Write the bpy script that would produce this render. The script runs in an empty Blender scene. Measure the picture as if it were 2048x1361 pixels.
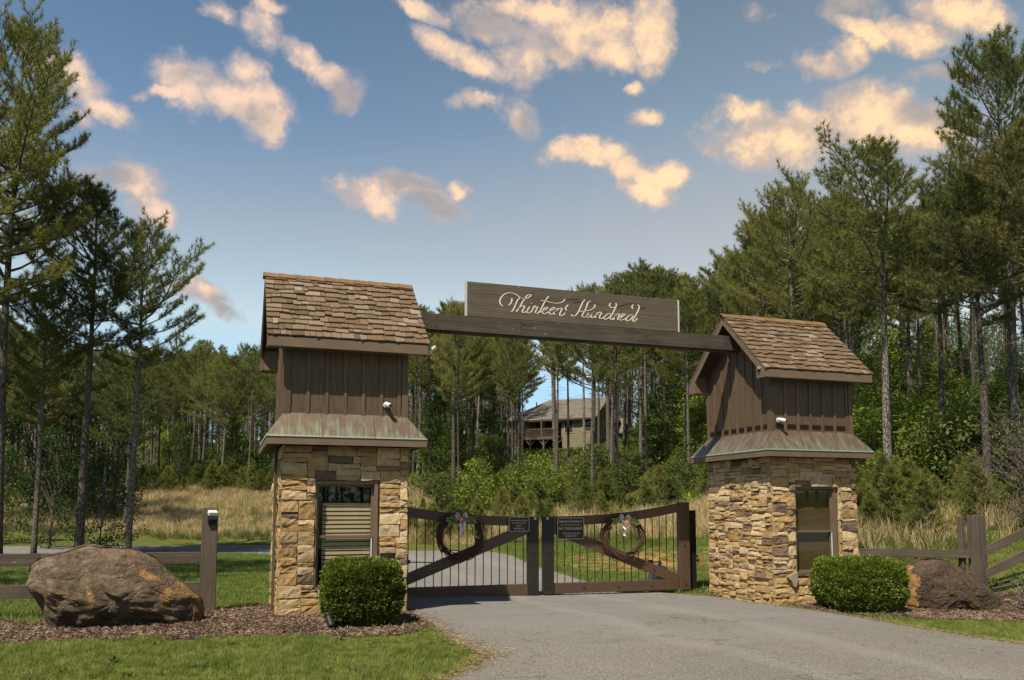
import bpy, math, random
import numpy as np
from mathutils import Vector, Matrix, noise as mnoise

# ------------------------------------------------------------------ camera, sky, sun, exposure
S = bpy.context.scene
C = bpy.data.collections.new("scene"); S.collection.children.link(C)
R = math.radians
YAW, PITCH, FPX = 18.97, 5.017, 1682.8
cam_data = bpy.data.cameras.new("camera")
cam = bpy.data.objects.new("camera", cam_data); C.objects.link(cam)
cam.location = (0, 0, 1.6)
cam.rotation_euler = (R(90 + PITCH), 0, -R(YAW))
cam_data.sensor_width = 36.0
cam_data.lens = 36.0 * FPX / 2048
cam_data.shift_y = (868.7 - 680.5) / 2048
cam_data.clip_end = 3000
S.camera = cam

SUN_AZ, SUN_EL = 47.0, 57.5        # direction the light travels: degrees from +Y towards +X
sun_data = bpy.data.lights.new("sun", 'SUN')
sun_data.energy = 5.0; sun_data.angle = R(0.5); sun_data.color = (1.0, 0.89, 0.72)
sun = bpy.data.objects.new("sun", sun_data); C.objects.link(sun)
sd = Vector((math.sin(R(SUN_AZ)) * math.cos(R(SUN_EL)), math.cos(R(SUN_AZ)) * math.cos(R(SUN_EL)), -math.sin(R(SUN_EL))))
sun.rotation_euler = sd.to_track_quat('-Z', 'Y').to_euler()
sun.location = (-10, -10, 20)

S.view_settings.view_transform = 'Standard'
S.view_settings.look = 'None'
S.view_settings.exposure = 0.5
S.view_settings.gamma = 1.0
S.view_settings.use_curve_mapping = False
S.cycles.max_bounces = 6
S.cycles.diffuse_bounces = 2
S.cycles.glossy_bounces = 2
S.cycles.transmission_bounces = 4
S.cycles.transparent_max_bounces = 8

class NT:
    """small node-tree helper"""
    def __init__(s, tree): s.t = tree; s.n = tree.nodes; s.l = tree.links
    def put(s, kind, ins=None, **kw):
        nd = s.n.new(kind)
        for k, v in kw.items(): setattr(nd, k, v)
        for k, v in (ins or {}).items():
            if isinstance(v, bpy.types.NodeSocket): s.l.new(v, nd.inputs[k])
            else: nd.inputs[k].default_value = v
        return nd
    def math(s, op, a, b=None, c=None, clamp=False):
        nd = s.n.new('ShaderNodeMath'); nd.operation = op; nd.use_clamp = clamp
        for i, v in enumerate((a, b, c)):
            if v is None: continue
            if isinstance(v, bpy.types.NodeSocket): s.l.new(v, nd.inputs[i])
            else: nd.inputs[i].default_value = v
        return nd.outputs[0]
    def mix(s, f, a, b, blend='MIX'):
        nd = s.n.new('ShaderNodeMix'); nd.data_type = 'RGBA'; nd.blend_type = blend; nd.clamp_factor = True
        for i, v in ((0, f), (6, a), (7, b)):
            if isinstance(v, bpy.types.NodeSocket): s.l.new(v, nd.inputs[i])
            elif i == 0: nd.inputs[i].default_value = v
            else: nd.inputs[i].default_value = (v[0], v[1], v[2], 1)
        return nd.outputs[2]
    def noise(s, vec, scale, detail=4, rough=.55, dist=0):
        nd = s.put('ShaderNodeTexNoise', {'Scale': scale, 'Detail': detail, 'Roughness': rough, 'Distortion': dist})
        if vec is not None: s.l.new(vec, nd.inputs['Vector'])
        return nd.outputs['Fac']
    def ramp(s, fac, stops, interp='LINEAR'):
        nd = s.n.new('ShaderNodeValToRGB'); nd.color_ramp.interpolation = interp
        e = nd.color_ramp.elements
        while len(e) < len(stops): e.new(.5)
        for i, (p, c) in enumerate(stops):
            e[i].position = p
            e[i].color = (c, c, c, 1) if isinstance(c, (int, float)) else (c[0], c[1], c[2], 1)
        s.l.new(fac, nd.inputs[0]); return nd.outputs[0]
    def sstep(s, x, a, b):
        nd = s.n.new('ShaderNodeMapRange'); nd.interpolation_type = 'SMOOTHSTEP'
        s.l.new(x, nd.inputs[0]); nd.inputs[1].default_value = a; nd.inputs[2].default_value = b
        return nd.outputs[0]

CLOUDS= [(-0.1945,0.4494,0.0273,0.0127,-0.128,1),(-0.1605,0.4407,0.0281,0.0181,-0.429,1),(-0.1374,0.4192,0.0292,0.0134,-0.351,1),(-0.1562,0.4013,0.0138,0.0118,0.186,1),(-0.2064,0.4535,0.019,0.0089,0.227,0.6),(-0.0155,0.4466,0.0577,0.0262,-0.061,1),(0.0213,0.4264,0.0294,0.0207,-0.38,1),(-0.077,0.4396,0.024,0.0067,0.16,0.8),(0.0085,0.4744,0.0227,0.0135,0.13,1),(-0.0127,0.5211,0.0225,0.0099,-0.151,0.7),(0.0279,0.52,0.0173,0.0176,0.13,0.7),(0.0376,0.539,0.0145,0.0069,0.129,0.8),(0.0736,0.497,0.0269,0.0099,-0.442,1),(0.1061,0.4856,0.0264,0.0117,-0.058,0.9),(0.1271,0.4751,0.0227,0.0208,0.079,0.7),(0.2229,0.5544,0.042,0.0087,-0.235,0.7),(0.2542,0.5148,0.0352,0.0124,-0.41,1),(0.3007,0.496,0.0446,0.0115,-0.405,1),(0.3522,0.4986,0.0297,0.0257,-0.015,1),(0.4249,0.5408,0.0583,0.0297,-0.19,1),(0.4554,0.5152,0.0293,0.0203,-0.06,1),(0.3099,0.5403,0.0578,0.0222,-0.279,0.65),(0.3723,0.5567,0.0745,0.0122,-0.035,0.9),(0.5013,0.5292,0.0215,0.0352,0.06,0.9),(0.3906,0.5104,0.0371,0.0196,-0.033,0.6),(0.2916,0.4614,0.0321,0.0082,0.009,0.8),(0.344,0.4477,0.0254,0.0162,-0.797,0.75),(0.4998,0.4437,0.0192,0.0082,-0.07,0.7),(0.4791,0.4726,0.0097,0.006,-0.062,0.5),(0.4297,0.4037,0.0453,0.0149,0.033,1),(0.4719,0.3912,0.03,0.0165,-0.365,0.8),(0.5136,0.3807,0.0304,0.0148,0.09,1),(0.4925,0.3631,0.0286,0.0131,-0.217,0.9),(0.1591,0.3587,0.0413,0.0162,-0.192,1),(0.2008,0.3701,0.0373,0.013,-0.089,0.8),(0.2663,0.3739,0.0147,0.0071,0.02,0.8),(0.2372,0.3578,0.0329,0.0154,-0.295,0.55),(-0.1041,0.3435,0.0248,0.0203,-0.215,1),(-0.0851,0.3153,0.0251,0.0178,-0.327,1),(-0.1342,0.3464,0.0302,0.0129,0.154,0.6),(-0.03,0.235,0.0276,0.0107,-0.134,0.9),(-0.0055,0.2216,0.0204,0.0097,-0.288,0.6),(0.6469,0.4054,0.0716,0.0245,-0.21,1),(0.6167,0.4318,0.0351,0.0131,-0.118,0.8),(0.7445,0.4143,0.0594,0.0304,-0.252,1),(0.8115,0.3896,0.051,0.0218,-0.274,1),(0.6942,0.4195,0.0429,0.0197,-0.148,0.9),(0.6962,0.4754,0.0365,0.0129,0.072,0.6),(0.7235,0.4838,0.015,0.0112,-0.172,0.7),(0.6492,0.475,0.0258,0.0068,-0.138,0.5),(0.7401,0.4986,0.0312,0.0086,-0.406,0.8),(0.7963,0.4876,0.0406,0.012,-0.334,1),(0.7251,0.5206,0.0294,0.0135,-0.184,0.55),(0.8458,0.4955,0.0489,0.0127,-0.424,1),(0.8288,0.4463,0.0361,0.0101,-0.216,0.55),(0.6368,0.529,0.0228,0.0101,-0.142,0.4)]
GREY= [(0.1272,0.4701,0.0269,0.0199,0.078,1),(0.3099,0.5427,0.0486,0.0173,-0.276,0.9),(0.3783,0.5156,0.031,0.0146,-0.027,0.7),(0.2068,0.3741,0.0362,0.0108,-0.09,1),(0.2372,0.355,0.0359,0.0138,-0.297,1),(-0.1243,0.348,0.0304,0.0139,0.151,0.9),(-0.0056,0.2227,0.0269,0.0119,-0.289,1),(0.8075,0.4082,0.0469,0.0136,-0.325,0.8),(0.7251,0.5219,0.0294,0.0135,-0.184,1),(0.3533,0.4398,0.0227,0.0174,-0.802,0.8),(0.6613,0.4189,0.0276,0.011,-0.132,0.5),(0.0187,0.4211,0.0255,0.0176,0.115,0.6),(-0.0487,0.4611,0.0273,0.0095,0.152,0.6),(0.8287,0.444,0.0384,0.0114,-0.215,0.8),(0.696,0.4682,0.0378,0.0133,-0.16,0.5),(-0.1948,0.4562,0.029,0.0089,0.22,0.5)]


SKY_STRENGTH = 0.10
world = bpy.data.worlds.new("World"); S.world = world; world.use_nodes = True
w = NT(world.node_tree); w.n.clear()
sky = w.put('ShaderNodeTexSky', sky_type='NISHITA', sun_disc=False)
sky.sun_elevation = R(SUN_EL); sky.sun_rotation = R(SUN_AZ + 180)
sky.air_density = 1.0; sky.dust_density = 0.6; sky.ozone_density = 1.0
tc = w.put('ShaderNodeTexCoord').outputs['Generated']
sep = w.put('ShaderNodeSeparateXYZ', {0: tc})
uu = w.math('ARCTAN2', sep.outputs[0], sep.outputs[1])
vv = w.math('ARCSINE', sep.outputs[2])
# domain-warped (azimuth, elevation)
wn = w.put('ShaderNodeTexNoise', {'Vector': tc, 'Scale': 9.0, 'Detail': 8.0, 'Roughness': .60})
wofs = w.put('ShaderNodeVectorMath', {0: wn.outputs['Color'], 1: (.5, .5, .5)}, operation='SUBTRACT').outputs[0]
wofs = w.put('ShaderNodeVectorMath', {0: wofs, 'Scale': .060}, operation='SCALE').outputs[0]
uv0 = w.put('ShaderNodeCombineXYZ', {0: uu, 1: vv}).outputs[0]
uv = w.put('ShaderNodeVectorMath', {0: uv0, 1: wofs}, operation='ADD').outputs[0]
def field(blobs):
    acc = None
    for (u, v, ru, rv, th, wt) in blobs:
        m = w.put('ShaderNodeMapping', {'Vector': uv, 'Location': (u, v, 0), 'Rotation': (0, 0, th), 'Scale': (ru, rv, 1)}, vector_type='TEXTURE')
        m2 = w.put('ShaderNodeVectorMath', {0: m.outputs[0], 1: (1, 1, 0)}, operation='MULTIPLY').outputs[0]
        ln = w.put('ShaderNodeVectorMath', {0: m2}, operation='LENGTH').outputs['Value']
        g = w.math('MULTIPLY', w.math('SUBTRACT', 1.66, ln), wt)
        acc = g if acc is None else w.math('SMOOTH_MAX', acc, g, .12)
    return w.math('MAXIMUM', acc, 0.0)
F = field(CLOUDS)
Gf = field(GREY)
n1 = w.noise(tc, 15.0, 10, .66)
n2 = w.noise(tc, 55.0, 6, .6)
n3 = w.noise(tc, 5.0, 3, .5)
# the same broken cloud goes on over the rest of the sky, outside the measured part
un = w.math('ABSOLUTE', w.math('SUBTRACT', uu, R(YAW)))
away = w.math('MAXIMUM', w.sstep(un, .62, .85), w.sstep(vv, .55, .75))
low = w.sstep(vv, .05, .25)
rest = w.math('MULTIPLY', w.math('MULTIPLY', w.sstep(w.noise(tc, 7.0, 7, .55), .60, .74), away), low)
F2 = w.math('ADD', F, rest)
dens = w.math('ADD', w.math('ADD', F2, w.math('MULTIPLY', w.math('SUBTRACT', n1, .5), 2.1)), w.math('MULTIPLY', w.math('SUBTRACT', n2, .5), .9))
alpha = w.math('MULTIPLY', w.sstep(dens, .12, .95), .95)
n4 = w.noise(w.put('ShaderNodeVectorMath', {0: tc, 1: (3.1, 1.7, .02)}, operation='ADD').outputs[0], 24.0, 8, .62)
alpha = w.math('MULTIPLY', alpha, w.math('MINIMUM', w.math('MULTIPLY', F2, 3.0), 1.0))
core = w.sstep(w.math('ADD', w.math('MULTIPLY', dens, .75), w.math('MULTIPLY', w.math('SUBTRACT', n4, .5), 3.2)), .25, 1.25)
greyness = w.math('MULTIPLY', w.sstep(w.math('ADD', Gf, w.math('MULTIPLY', w.math('SUBTRACT', n4, .5), 2.6)), .25, 1.25), .85)
east = w.sstep(uu, -.1, .75)       # clouds further round towards the right are more golden
warm = w.mix(east, (.74, .52, .375), (.88, .60, .34))
edge = w.mix(east, (.36, .32, .33), (.44, .35, .30))
ccol = w.mix(core, edge, warm)
ccol = w.mix(greyness, ccol, (.265, .25, .255))
ccol10 = w.put('ShaderNodeVectorMath', {0: ccol, 'Scale': 1.0 / SKY_STRENGTH}, operation='SCALE').outputs[0]
tint = w.ramp(w.math('DIVIDE', vv, 1.6), [(0, (.70, .95, 1.15)), (.085, (.80, 1.05, 1.15)), (.135, (1.66, 1.42, 1.08)), (.20, (1.46, 1.19, .91)), (.275, (.86, .92, .86)), (.36, (.70, .78, .74)), (.45, (.36, .42, .48)), (.75, (.20, .25, .32))])
hi_ = w.sstep(vv, .26, .44)
mulE = w.put('ShaderNodeVectorMath', {0: tint, 1: (1.62, 1.28, 1.02)}, operation='MULTIPLY').outputs[0]
mulL = w.put('ShaderNodeVectorMath', {0: tint, 1: (1.13, .94, .85)}, operation='MULTIPLY').outputs[0]
tint = w.mix(w.math('MULTIPLY', east, .95), tint, w.mix(hi_, mulL, mulE))
skyc = w.put('ShaderNodeVectorMath', {0: w.put('ShaderNodeVectorMath', {0: sky.outputs[0], 1: tint}, operation='MULTIPLY').outputs[0], 'Scale': 1.05}, operation='SCALE').outputs[0]
final = w.mix(alpha, skyc, ccol10)
bg = w.put('ShaderNodeBackground', {'Color': final, 'Strength': SKY_STRENGTH})
wo = w.put('ShaderNodeOutputWorld', {'Surface': bg.outputs[0]})
world.cycles.sampling_method = 'MANUAL'; world.cycles.sample_map_resolution = 512

# ------------------------------------------------------------------ geometry helpers
rng = random.Random(7)
nr = np.random.default_rng(11)

class MB:
    """collects boxes, tubes, prisms and builds them as one mesh"""
    def __init__(s): s.v = []; s.f = []; s.m = []
    def add(s, vs, fs, mi=0):
        b = len(s.v); s.v += [tuple(p) for p in vs]; s.f += [tuple(b + i for i in f) for f in fs]; s.m += [mi] * len(fs); return s
    def box(s, x0, x1, y0, y1, z0, z1, mi=0):
        vs = [(x0, y0, z0), (x1, y0, z0), (x1, y1, z0), (x0, y1, z0), (x0, y0, z1), (x1, y0, z1), (x1, y1, z1), (x0, y1, z1)]
        return s.add(vs, [(0, 3, 2, 1), (4, 5, 6, 7), (0, 1, 5, 4), (1, 2, 6, 5), (2, 3, 7, 6), (3, 0, 4, 7)], mi)
    def bbox(s, x0, x1, y0, y1, z0, z1, b=.006, mi=0):
        """box with chamfered long edges"""
        P = []
        for z, i in ((z0, b), (z0 + b, 0), (z1 - b, 0), (z1, b)):
            P.append([(x0 + b + i, y0 + i, z), (x1 - b - i, y0 + i, z), (x1 - i, y0 + b + i, z), (x1 - i, y1 - b - i, z),
                      (x1 - b - i, y1 - i, z), (x0 + b + i, y1 - i, z), (x0 + i, y1 - b - i, z), (x0 + i, y0 + b + i, z)])
        vs = [p for r in P for p in r]; fs = [tuple(range(7, -1, -1)), tuple(range(24, 32))]
        for r in range(3):
            for i in range(8):
                j = (i + 1) % 8; fs.append((r * 8 + i, r * 8 + j, r * 8 + 8 + j, r * 8 + 8 + i))
        return s.add(vs, fs, mi)
    def prism(s, poly, axis, a, b, mi=0):
        """poly of 2-D points extruded along axis from a to b (x: (y,z), y: (x,z), z: (x,y))"""
        def mk(p, t):
            return {'x': (t, p[0], p[1]), 'y': (p[0], t, p[1]), 'z': (p[0], p[1], t)}[axis]
        n = len(poly); vs = [mk(p, a) for p in poly] + [mk(p, b) for p in poly]
        ar = sum(poly[i][0] * poly[(i + 1) % n][1] - poly[(i + 1) % n][0] * poly[i][1] for i in range(n))
        ccw = (ar > 0) != (axis == 'y')
        fs = []
        lo, hi = tuple(range(n)), tuple(range(n, 2 * n))
        if ccw: fs += [tuple(reversed(lo)), hi]
        else: fs += [lo, tuple(reversed(hi))]
        for i in range(n):
            j = (i + 1) % n
            fs.append((i, j, n + j, n + i) if ccw else (j, i, n + i, n + j))
        return s.add(vs, fs, mi)
    def tube(s, pts, rad, sides=6, mi=0, cap=True):
        pts = [Vector(p) for p in pts]; n = len(pts)
        if isinstance(rad, (int, float)): rad = [rad] * n
        up = Vector((0, 0, 1)); vs = []
        prev = None
        for i, p in enumerate(pts):
            d = (pts[min(i + 1, n - 1)] - pts[max(i - 1, 0)])
            d = d.normalized() if d.length > 1e-9 else Vector((0, 0, 1))
            if prev is None:
                a = d.cross(up if abs(d.z) < .95 else Vector((1, 0, 0))).normalized()
            else:
                a = (prev - d * prev.dot(d)); a = a.normalized() if a.length > 1e-6 else d.orthogonal().normalized()
            prev = a; b = d.cross(a)
            for k in range(sides):
                t = 2 * math.pi * k / sides
                vs.append(p + (a * math.cos(t) + b * math.sin(t)) * rad[i])
        fs = []
        for i in range(n - 1):
            for k in range(sides):
                k2 = (k + 1) % sides
                fs.append((i * sides + k, i * sides + k2, (i + 1) * sides + k2, (i + 1) * sides + k))
        if cap: fs += [tuple(range(sides - 1, -1, -1)), tuple(range((n - 1) * sides, n * sides))]
        return s.add(vs, fs, mi)
    def mesh(s, name, mats, smooth=False):
        me = bpy.data.meshes.new(name); me.from_pydata(s.v, [], s.f)
        for m in (mats if isinstance(mats, (list, tuple)) else [mats]): me.materials.append(m)
        if any(s.m): me.polygons.foreach_set('material_index', s.m)
        if smooth: me.polygons.foreach_set('use_smooth', [True] * len(me.polygons))
        me.update(); return me
    def build(s, name, mats, parent=None, loc=(0, 0, 0), rot=(0, 0, 0), smooth=False):
        return link(name, s.mesh(name, mats, smooth), parent, loc, rot)

def link(name, me, parent=None, loc=(0, 0, 0), rot=(0, 0, 0), scale=(1, 1, 1)):
    o = bpy.data.objects.new(name, me); C.objects.link(o)
    o.parent = parent; o.location = loc; o.rotation_euler = rot; o.scale = scale
    return o
def tag(o, label=None, cat=None, group=None, kind=None):
    if label: o['label'] = label
    if cat: o['category'] = cat
    if group: o['group'] = group
    if kind: o['kind'] = kind
    return o
def thing(name, label, cat, loc=(0, 0, 0), rotz=0, group=None):
    o = bpy.data.objects.new(name, None); C.objects.link(o); o.location = loc; o.rotation_euler = (0, 0, rotz)
    o.empty_display_size = .2
    return tag(o, label, cat, group)

def fast_mesh(name, V, T, mats, mi=None, smooth=False):
    """numpy verts (n,3) and triangles (m,3) -> mesh"""
    me = bpy.data.meshes.new(name); V = np.asarray(V, np.float32); T = np.asarray(T, np.int32)
    me.vertices.add(len(V)); me.vertices.foreach_set('co', V.ravel())
    k = T.shape[1]
    me.loops.add(T.size); me.loops.foreach_set('vertex_index', T.ravel())
    me.polygons.add(len(T)); me.polygons.foreach_set('loop_start', np.arange(0, T.size, k, dtype=np.int32))
    me.polygons.foreach_set('loop_total', np.full(len(T), k, np.int32))
    for m in (mats if isinstance(mats, (list, tuple)) else [mats]): me.materials.append(m)
    if mi is not None: me.polygons.foreach_set('material_index', np.asarray(mi, np.int32))
    if smooth: me.polygons.foreach_set('use_smooth', np.ones(len(T), bool))
    me.update(calc_edges=True); return me

# a view-independent ground-plan helper: bearing (degrees right of the driveway axis, here given
# as a lateral reading u) and distance d from the place the picture was taken
def plan(u, d):
    a = math.atan((u - 1024) / FPX) + R(YAW)
    return d * math.sin(a), d * math.cos(a)

# ------------------------------------------------------------------ terrain
_cp = []
def cp(x, y, z): _cp.append((x, y, z))
def cpp(u, vpx, d):
    x, y = plan(u, d); dd = d * math.cos(math.atan((u - 1024) / FPX)); cp(x, y, 1.6 + (1016 - vpx) / FPX * dd)
for x, y in ((-6, 4), (0, 4), (5, 4), (-8, 9), (-4, 9), (0, 9), (3, 9), (6, 8), (-6, 13), (-2, 12.5), (1, 12), (3, 13), (5, 12.5), (-4, 17), (-1, 17), (3, 16), 
             (-8, 22), (-2, 22), (3, 22), (6, 22), (0, 28), (4, 29), (-6, 27), (-3, 33), (1, 34), (5, 31), (-9, 32), (0, -10), (-15, 0), (15, -12), (-20, -20), (25, -25)): cp(x, y, 0)
for x, y, z in ((5.8, 15.7, -.13), (3, 15.8, -.08), (9.4, 15.6, -.16), (7.5, 15.6, -.15), (9.4, 13, -.15), (10.2, 11.8, -.2), (10, 9, -.2), (8, 9, -.1), (8, 12, -.06), (11.7, 12.2, -.2), (12.5, 11, -.24), (12.9, 11.7, -.26), (12.0, 11.0, -.22), (13.5, 12.6, .0), (13.6, 10.2, -.15), (13.9, 11.4, -.02), (15, 6, -.1), (12, 4, -.1),
                (14.8, 12.5, .35), (15.6, 11.2, .45), (18, 12, 1.0), (11.5, 14.5, -.05), (12, 16, .1), (13.5, 13.8, .1)): cp(x, y, z)
for a in ((1420, 1100, 24), (1240, 1130, 21), (1100, 1093, 26), (900, 1085, 36), (1100, 1045, 36), (1300, 1040, 34), (1000, 990, 46), (1200, 990, 44), (1400, 985, 38),
          (1750, 1092, 20.5), (1750, 1042, 25.5), (1900, 1088, 21.5), (2048, 1045, 23), (1750, 990, 29), (1900, 930, 33), (1900, 865, 42), (2048, 865, 38), (2048, 810, 65), (1800, 860, 58), (1600, 900, 50),
          (1500, 890, 75), (1120, 905, 98), (1250, 895, 98), (1000, 930, 80), (1300, 900, 75), (1120, 960, 62),
          (400, 1072, 42), (400, 985, 60), (540, 985, 58), (250, 1000, 62), (0, 1062, 44), (0, 1000, 66), (700, 1000, 50), (820, 980, 48), (850, 955, 62), (500, 955, 85), (200, 965, 90), (700, 930, 85),
          (800, 880, 130), (400, 930, 140), (1200, 860, 150), (1700, 850, 130), (-400, 1040, 60), (-400, 960, 120), (2500, 900, 40), (2500, 820, 80), (3200, 950, 40)): cpp(*a)
for d, z in ((260, 26), (520, 30), (1000, 30)):
    for b in range(0, 360, 30):
        s = max(0.0, math.cos(R(b - 40)))
        cp(d * math.sin(R(b)), d * math.cos(R(b)), z * (.15 + .85 * s))
_P = np.array(_cp, float)
def _kern(r): return r          # biharmonic-like, stable
_D = np.sqrt(((_P[:, None, :2] - _P[None, :, :2]) ** 2).sum(-1) + .8)
_n = len(_P); _A = np.zeros((_n + 3, _n + 3)); _A[:_n, :_n] = _D + np.eye(_n) * -.15
_A[:_n, _n] = 1; _A[:_n, _n + 1:] = _P[:, :2]; _A[_n, :_n] = 1; _A[_n + 1:, :_n] = _P[:, :2].T
_w = np.linalg.solve(_A, np.r_[_P[:, 2], 0, 0, 0])
def TZ(X, Y):
    X = np.atleast_1d(np.asarray(X, float)); Y = np.atleast_1d(np.asarray(Y, float))
    out = np.empty(X.shape).ravel(); xf, yf = X.ravel(), Y.ravel()
    for i in range(0, len(xf), 20000):
        xs, ys = xf[i:i + 20000, None], yf[i:i + 20000, None]
        out[i:i + 20000] = np.sqrt((xs - _P[:, 0]) ** 2 + (ys - _P[:, 1]) ** 2 + .8) @ _w[:_n] + _w[_n] + xs[:, 0] * _w[_n + 1] + ys[:, 0] * _w[_n + 2]
    r = np.hypot(xf, yf)
    out += np.clip((r - 38) / 30, 0, 1) * .25 * (np.sin(xf * .31 + 1.3 * np.sin(yf * .17)) * np.cos(yf * .27))
    return out.reshape(X.shape)
def tz(x, y): return float(TZ(x, y)[0])

def smooth_line(pts, n):
    """Catmull-Rom through 2-D points, n samples evenly spaced by index"""
    P = np.array(pts, float); P = np.vstack([2 * P[0] - P[1], P, 2 * P[-1] - P[-2]])
    out = []
    m = len(pts) - 1
    for i in range(n):
        t = i / (n - 1) * m; k = min(int(t), m - 1); t -= k
        p0, p1, p2, p3 = P[k:k + 4]
        out.append(.5 * ((2 * p1) + (-p0 + p2) * t + (2 * p0 - 5 * p1 + 4 * p2 - p3) * t * t + (-p0 + 3 * p1 - 3 * p2 + p3) * t ** 3))
    return np.array(out)
def in_poly(X, Y, poly):
    poly = np.asarray(poly); ins = np.zeros(X.shape, bool); n = len(poly)
    for i in range(n):
        x0, y0 = poly[i]; x1, y1 = poly[(i + 1) % n]
        if y0 == y1: continue
        c = ((y0 > Y) != (y1 > Y)) & (X < (x1 - x0) * (Y - y0) / (y1 - y0) + x0)
        ins ^= c
    return ins

# ------------------------------------------------------------------ materials
def newmat(name):
    m = bpy.data.materials.new(name); m.use_nodes = True; t = NT(m.node_tree); t.n.clear()
    t.out = t.put('ShaderNodeOutputMaterial'); return m, t
def principled(t, col, rough=.8, bump=None, bstr=.3, bdist=.01, spec=.3, metal=0):
    p = t.put('ShaderNodeBsdfPrincipled', {'Roughness': rough, 'Specular IOR Level': spec, 'Metallic': metal})
    if isinstance(col, bpy.types.NodeSocket): t.l.new(t.mix(1.0, col, (.74, .74, .74), 'MULTIPLY'), p.inputs['Base Color'])
    else: p.inputs['Base Color'].default_value = tuple(x * .74 for x in col) + (1,)
    if bump is not None:
        b = t.put('ShaderNodeBump', {'Height': bump, 'Strength': bstr, 'Distance': bdist})
        t.l.new(b.outputs[0], p.inputs['Normal'])
    t.l.new(p.outputs[0], t.out.inputs[0]); return p
def coords(t, kind='Object'): return t.put('ShaderNodeTexCoord').outputs[kind]
def wpos(t): return t.put('ShaderNodeNewGeometry').outputs['Position']
def scaled(t, vec, sc, rot=(0, 0, 0)): return t.put('ShaderNodeMapping', {'Vector': vec, 'Scale': sc, 'Rotation': rot}).outputs[0]
def orand(t): return t.put('ShaderNodeObjectInfo').outputs['Random']

def leaf_mat(name, cols, trans=.3, rough=.6, hue=.0):
    """foliage: colour by plant, by world-space clumps; thin translucent leaves"""
    m, t = newmat(name)
    r = orand(t); n = t.noise(wpos(t), 1.6, 3); n2 = t.noise(wpos(t), 14, 2)
    f = t.math('ADD', t.math('MULTIPLY', r, .55), t.math('ADD', t.math('MULTIPLY', n, .45), t.math('MULTIPLY', t.math('SUBTRACT', n2, .5), .9)))
    c = t.ramp(f, [(.15, cols[0]), (.5, cols[1]), (.85, cols[2])])
    p = t.put('ShaderNodeBsdfPrincipled', {'Base Color': c, 'Roughness': rough, 'Specular IOR Level': .25})
    tr = t.put('ShaderNodeBsdfTranslucent', {'Color': c})
    mx = t.put('ShaderNodeMixShader', {0: trans, 1: p.outputs[0], 2: tr.outputs[0]})
    t.l.new(mx.outputs[0], t.out.inputs[0]); return m

M = {}
M['needle'] = leaf_mat('pine_needles', [(.078, .104, .030), (.155, .176, .044), (.28, .275, .072)], .36)
M['needle_yellow'] = leaf_mat('yellowing_pine_needles', [(.08, .10, .03), (.145, .15, .042), (.235, .20, .06)], .3)
M['needle_young'] = leaf_mat('young_pine_needles', [(.09, .12, .025), (.16, .185, .038), (.24, .24, .06)], .3)
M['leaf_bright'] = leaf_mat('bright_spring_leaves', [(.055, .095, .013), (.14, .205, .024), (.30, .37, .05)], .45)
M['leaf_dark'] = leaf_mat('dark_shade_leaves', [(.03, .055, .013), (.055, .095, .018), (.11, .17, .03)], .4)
M['leaf_under'] = leaf_mat('undergrowth_leaves', [(.045, .07, .018), (.10, .13, .028), (.20, .20, .06)], .35)
M['boxwood'] = leaf_mat('boxwood_leaves', [(.070, .098, .016), (.175, .23, .034), (.35, .40, .09)], .35, .38)
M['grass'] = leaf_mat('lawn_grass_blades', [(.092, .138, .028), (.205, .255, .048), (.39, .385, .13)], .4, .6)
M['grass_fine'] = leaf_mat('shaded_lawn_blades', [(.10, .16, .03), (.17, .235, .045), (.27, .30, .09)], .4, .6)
M['straw'] = leaf_mat('dry_tall_grass', [(.24, .23, .09), (.52, .41, .21), (.78, .62, .38)], .4, .7)
M['mulch'] = leaf_mat('mulch_chips', [(.05, .031, .019), (.15, .10, .066), (.38, .28, .205)], .0, .9)
M['litter'] = leaf_mat('pine_straw', [(.07, .045, .025), (.15, .10, .055), (.26, .18, .10)], .1, .9)

def mk_bark():
    m, t = newmat('pine_bark'); p = coords(t)
    v = scaled(t, p, (5, 5, 1.4)); vo = t.put('ShaderNodeTexVoronoi', {'Vector': v, 'Scale': 3.2, 'Randomness': 1}, feature='DISTANCE_TO_EDGE').outputs['Distance']
    n = t.noise(scaled(t, p, (14, 14, 3)), 2.0, 6, .65); r = orand(t)
    c = t.ramp(t.math('ADD', t.math('MULTIPLY', n, .7), t.math('MULTIPLY', r, .35)), [(.3, (.10, .085, .070)), (.55, (.27, .235, .20)), (.8, (.46, .41, .355))])
    c = t.mix(t.sstep(vo, .0, .12), (.055, .046, .04), c)
    principled(t, c, .95, t.math('ADD', t.math('MULTIPLY', t.sstep(vo, 0, .15), .8), n), .9, .03, .1); return m
M['bark'] = mk_bark()

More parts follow.
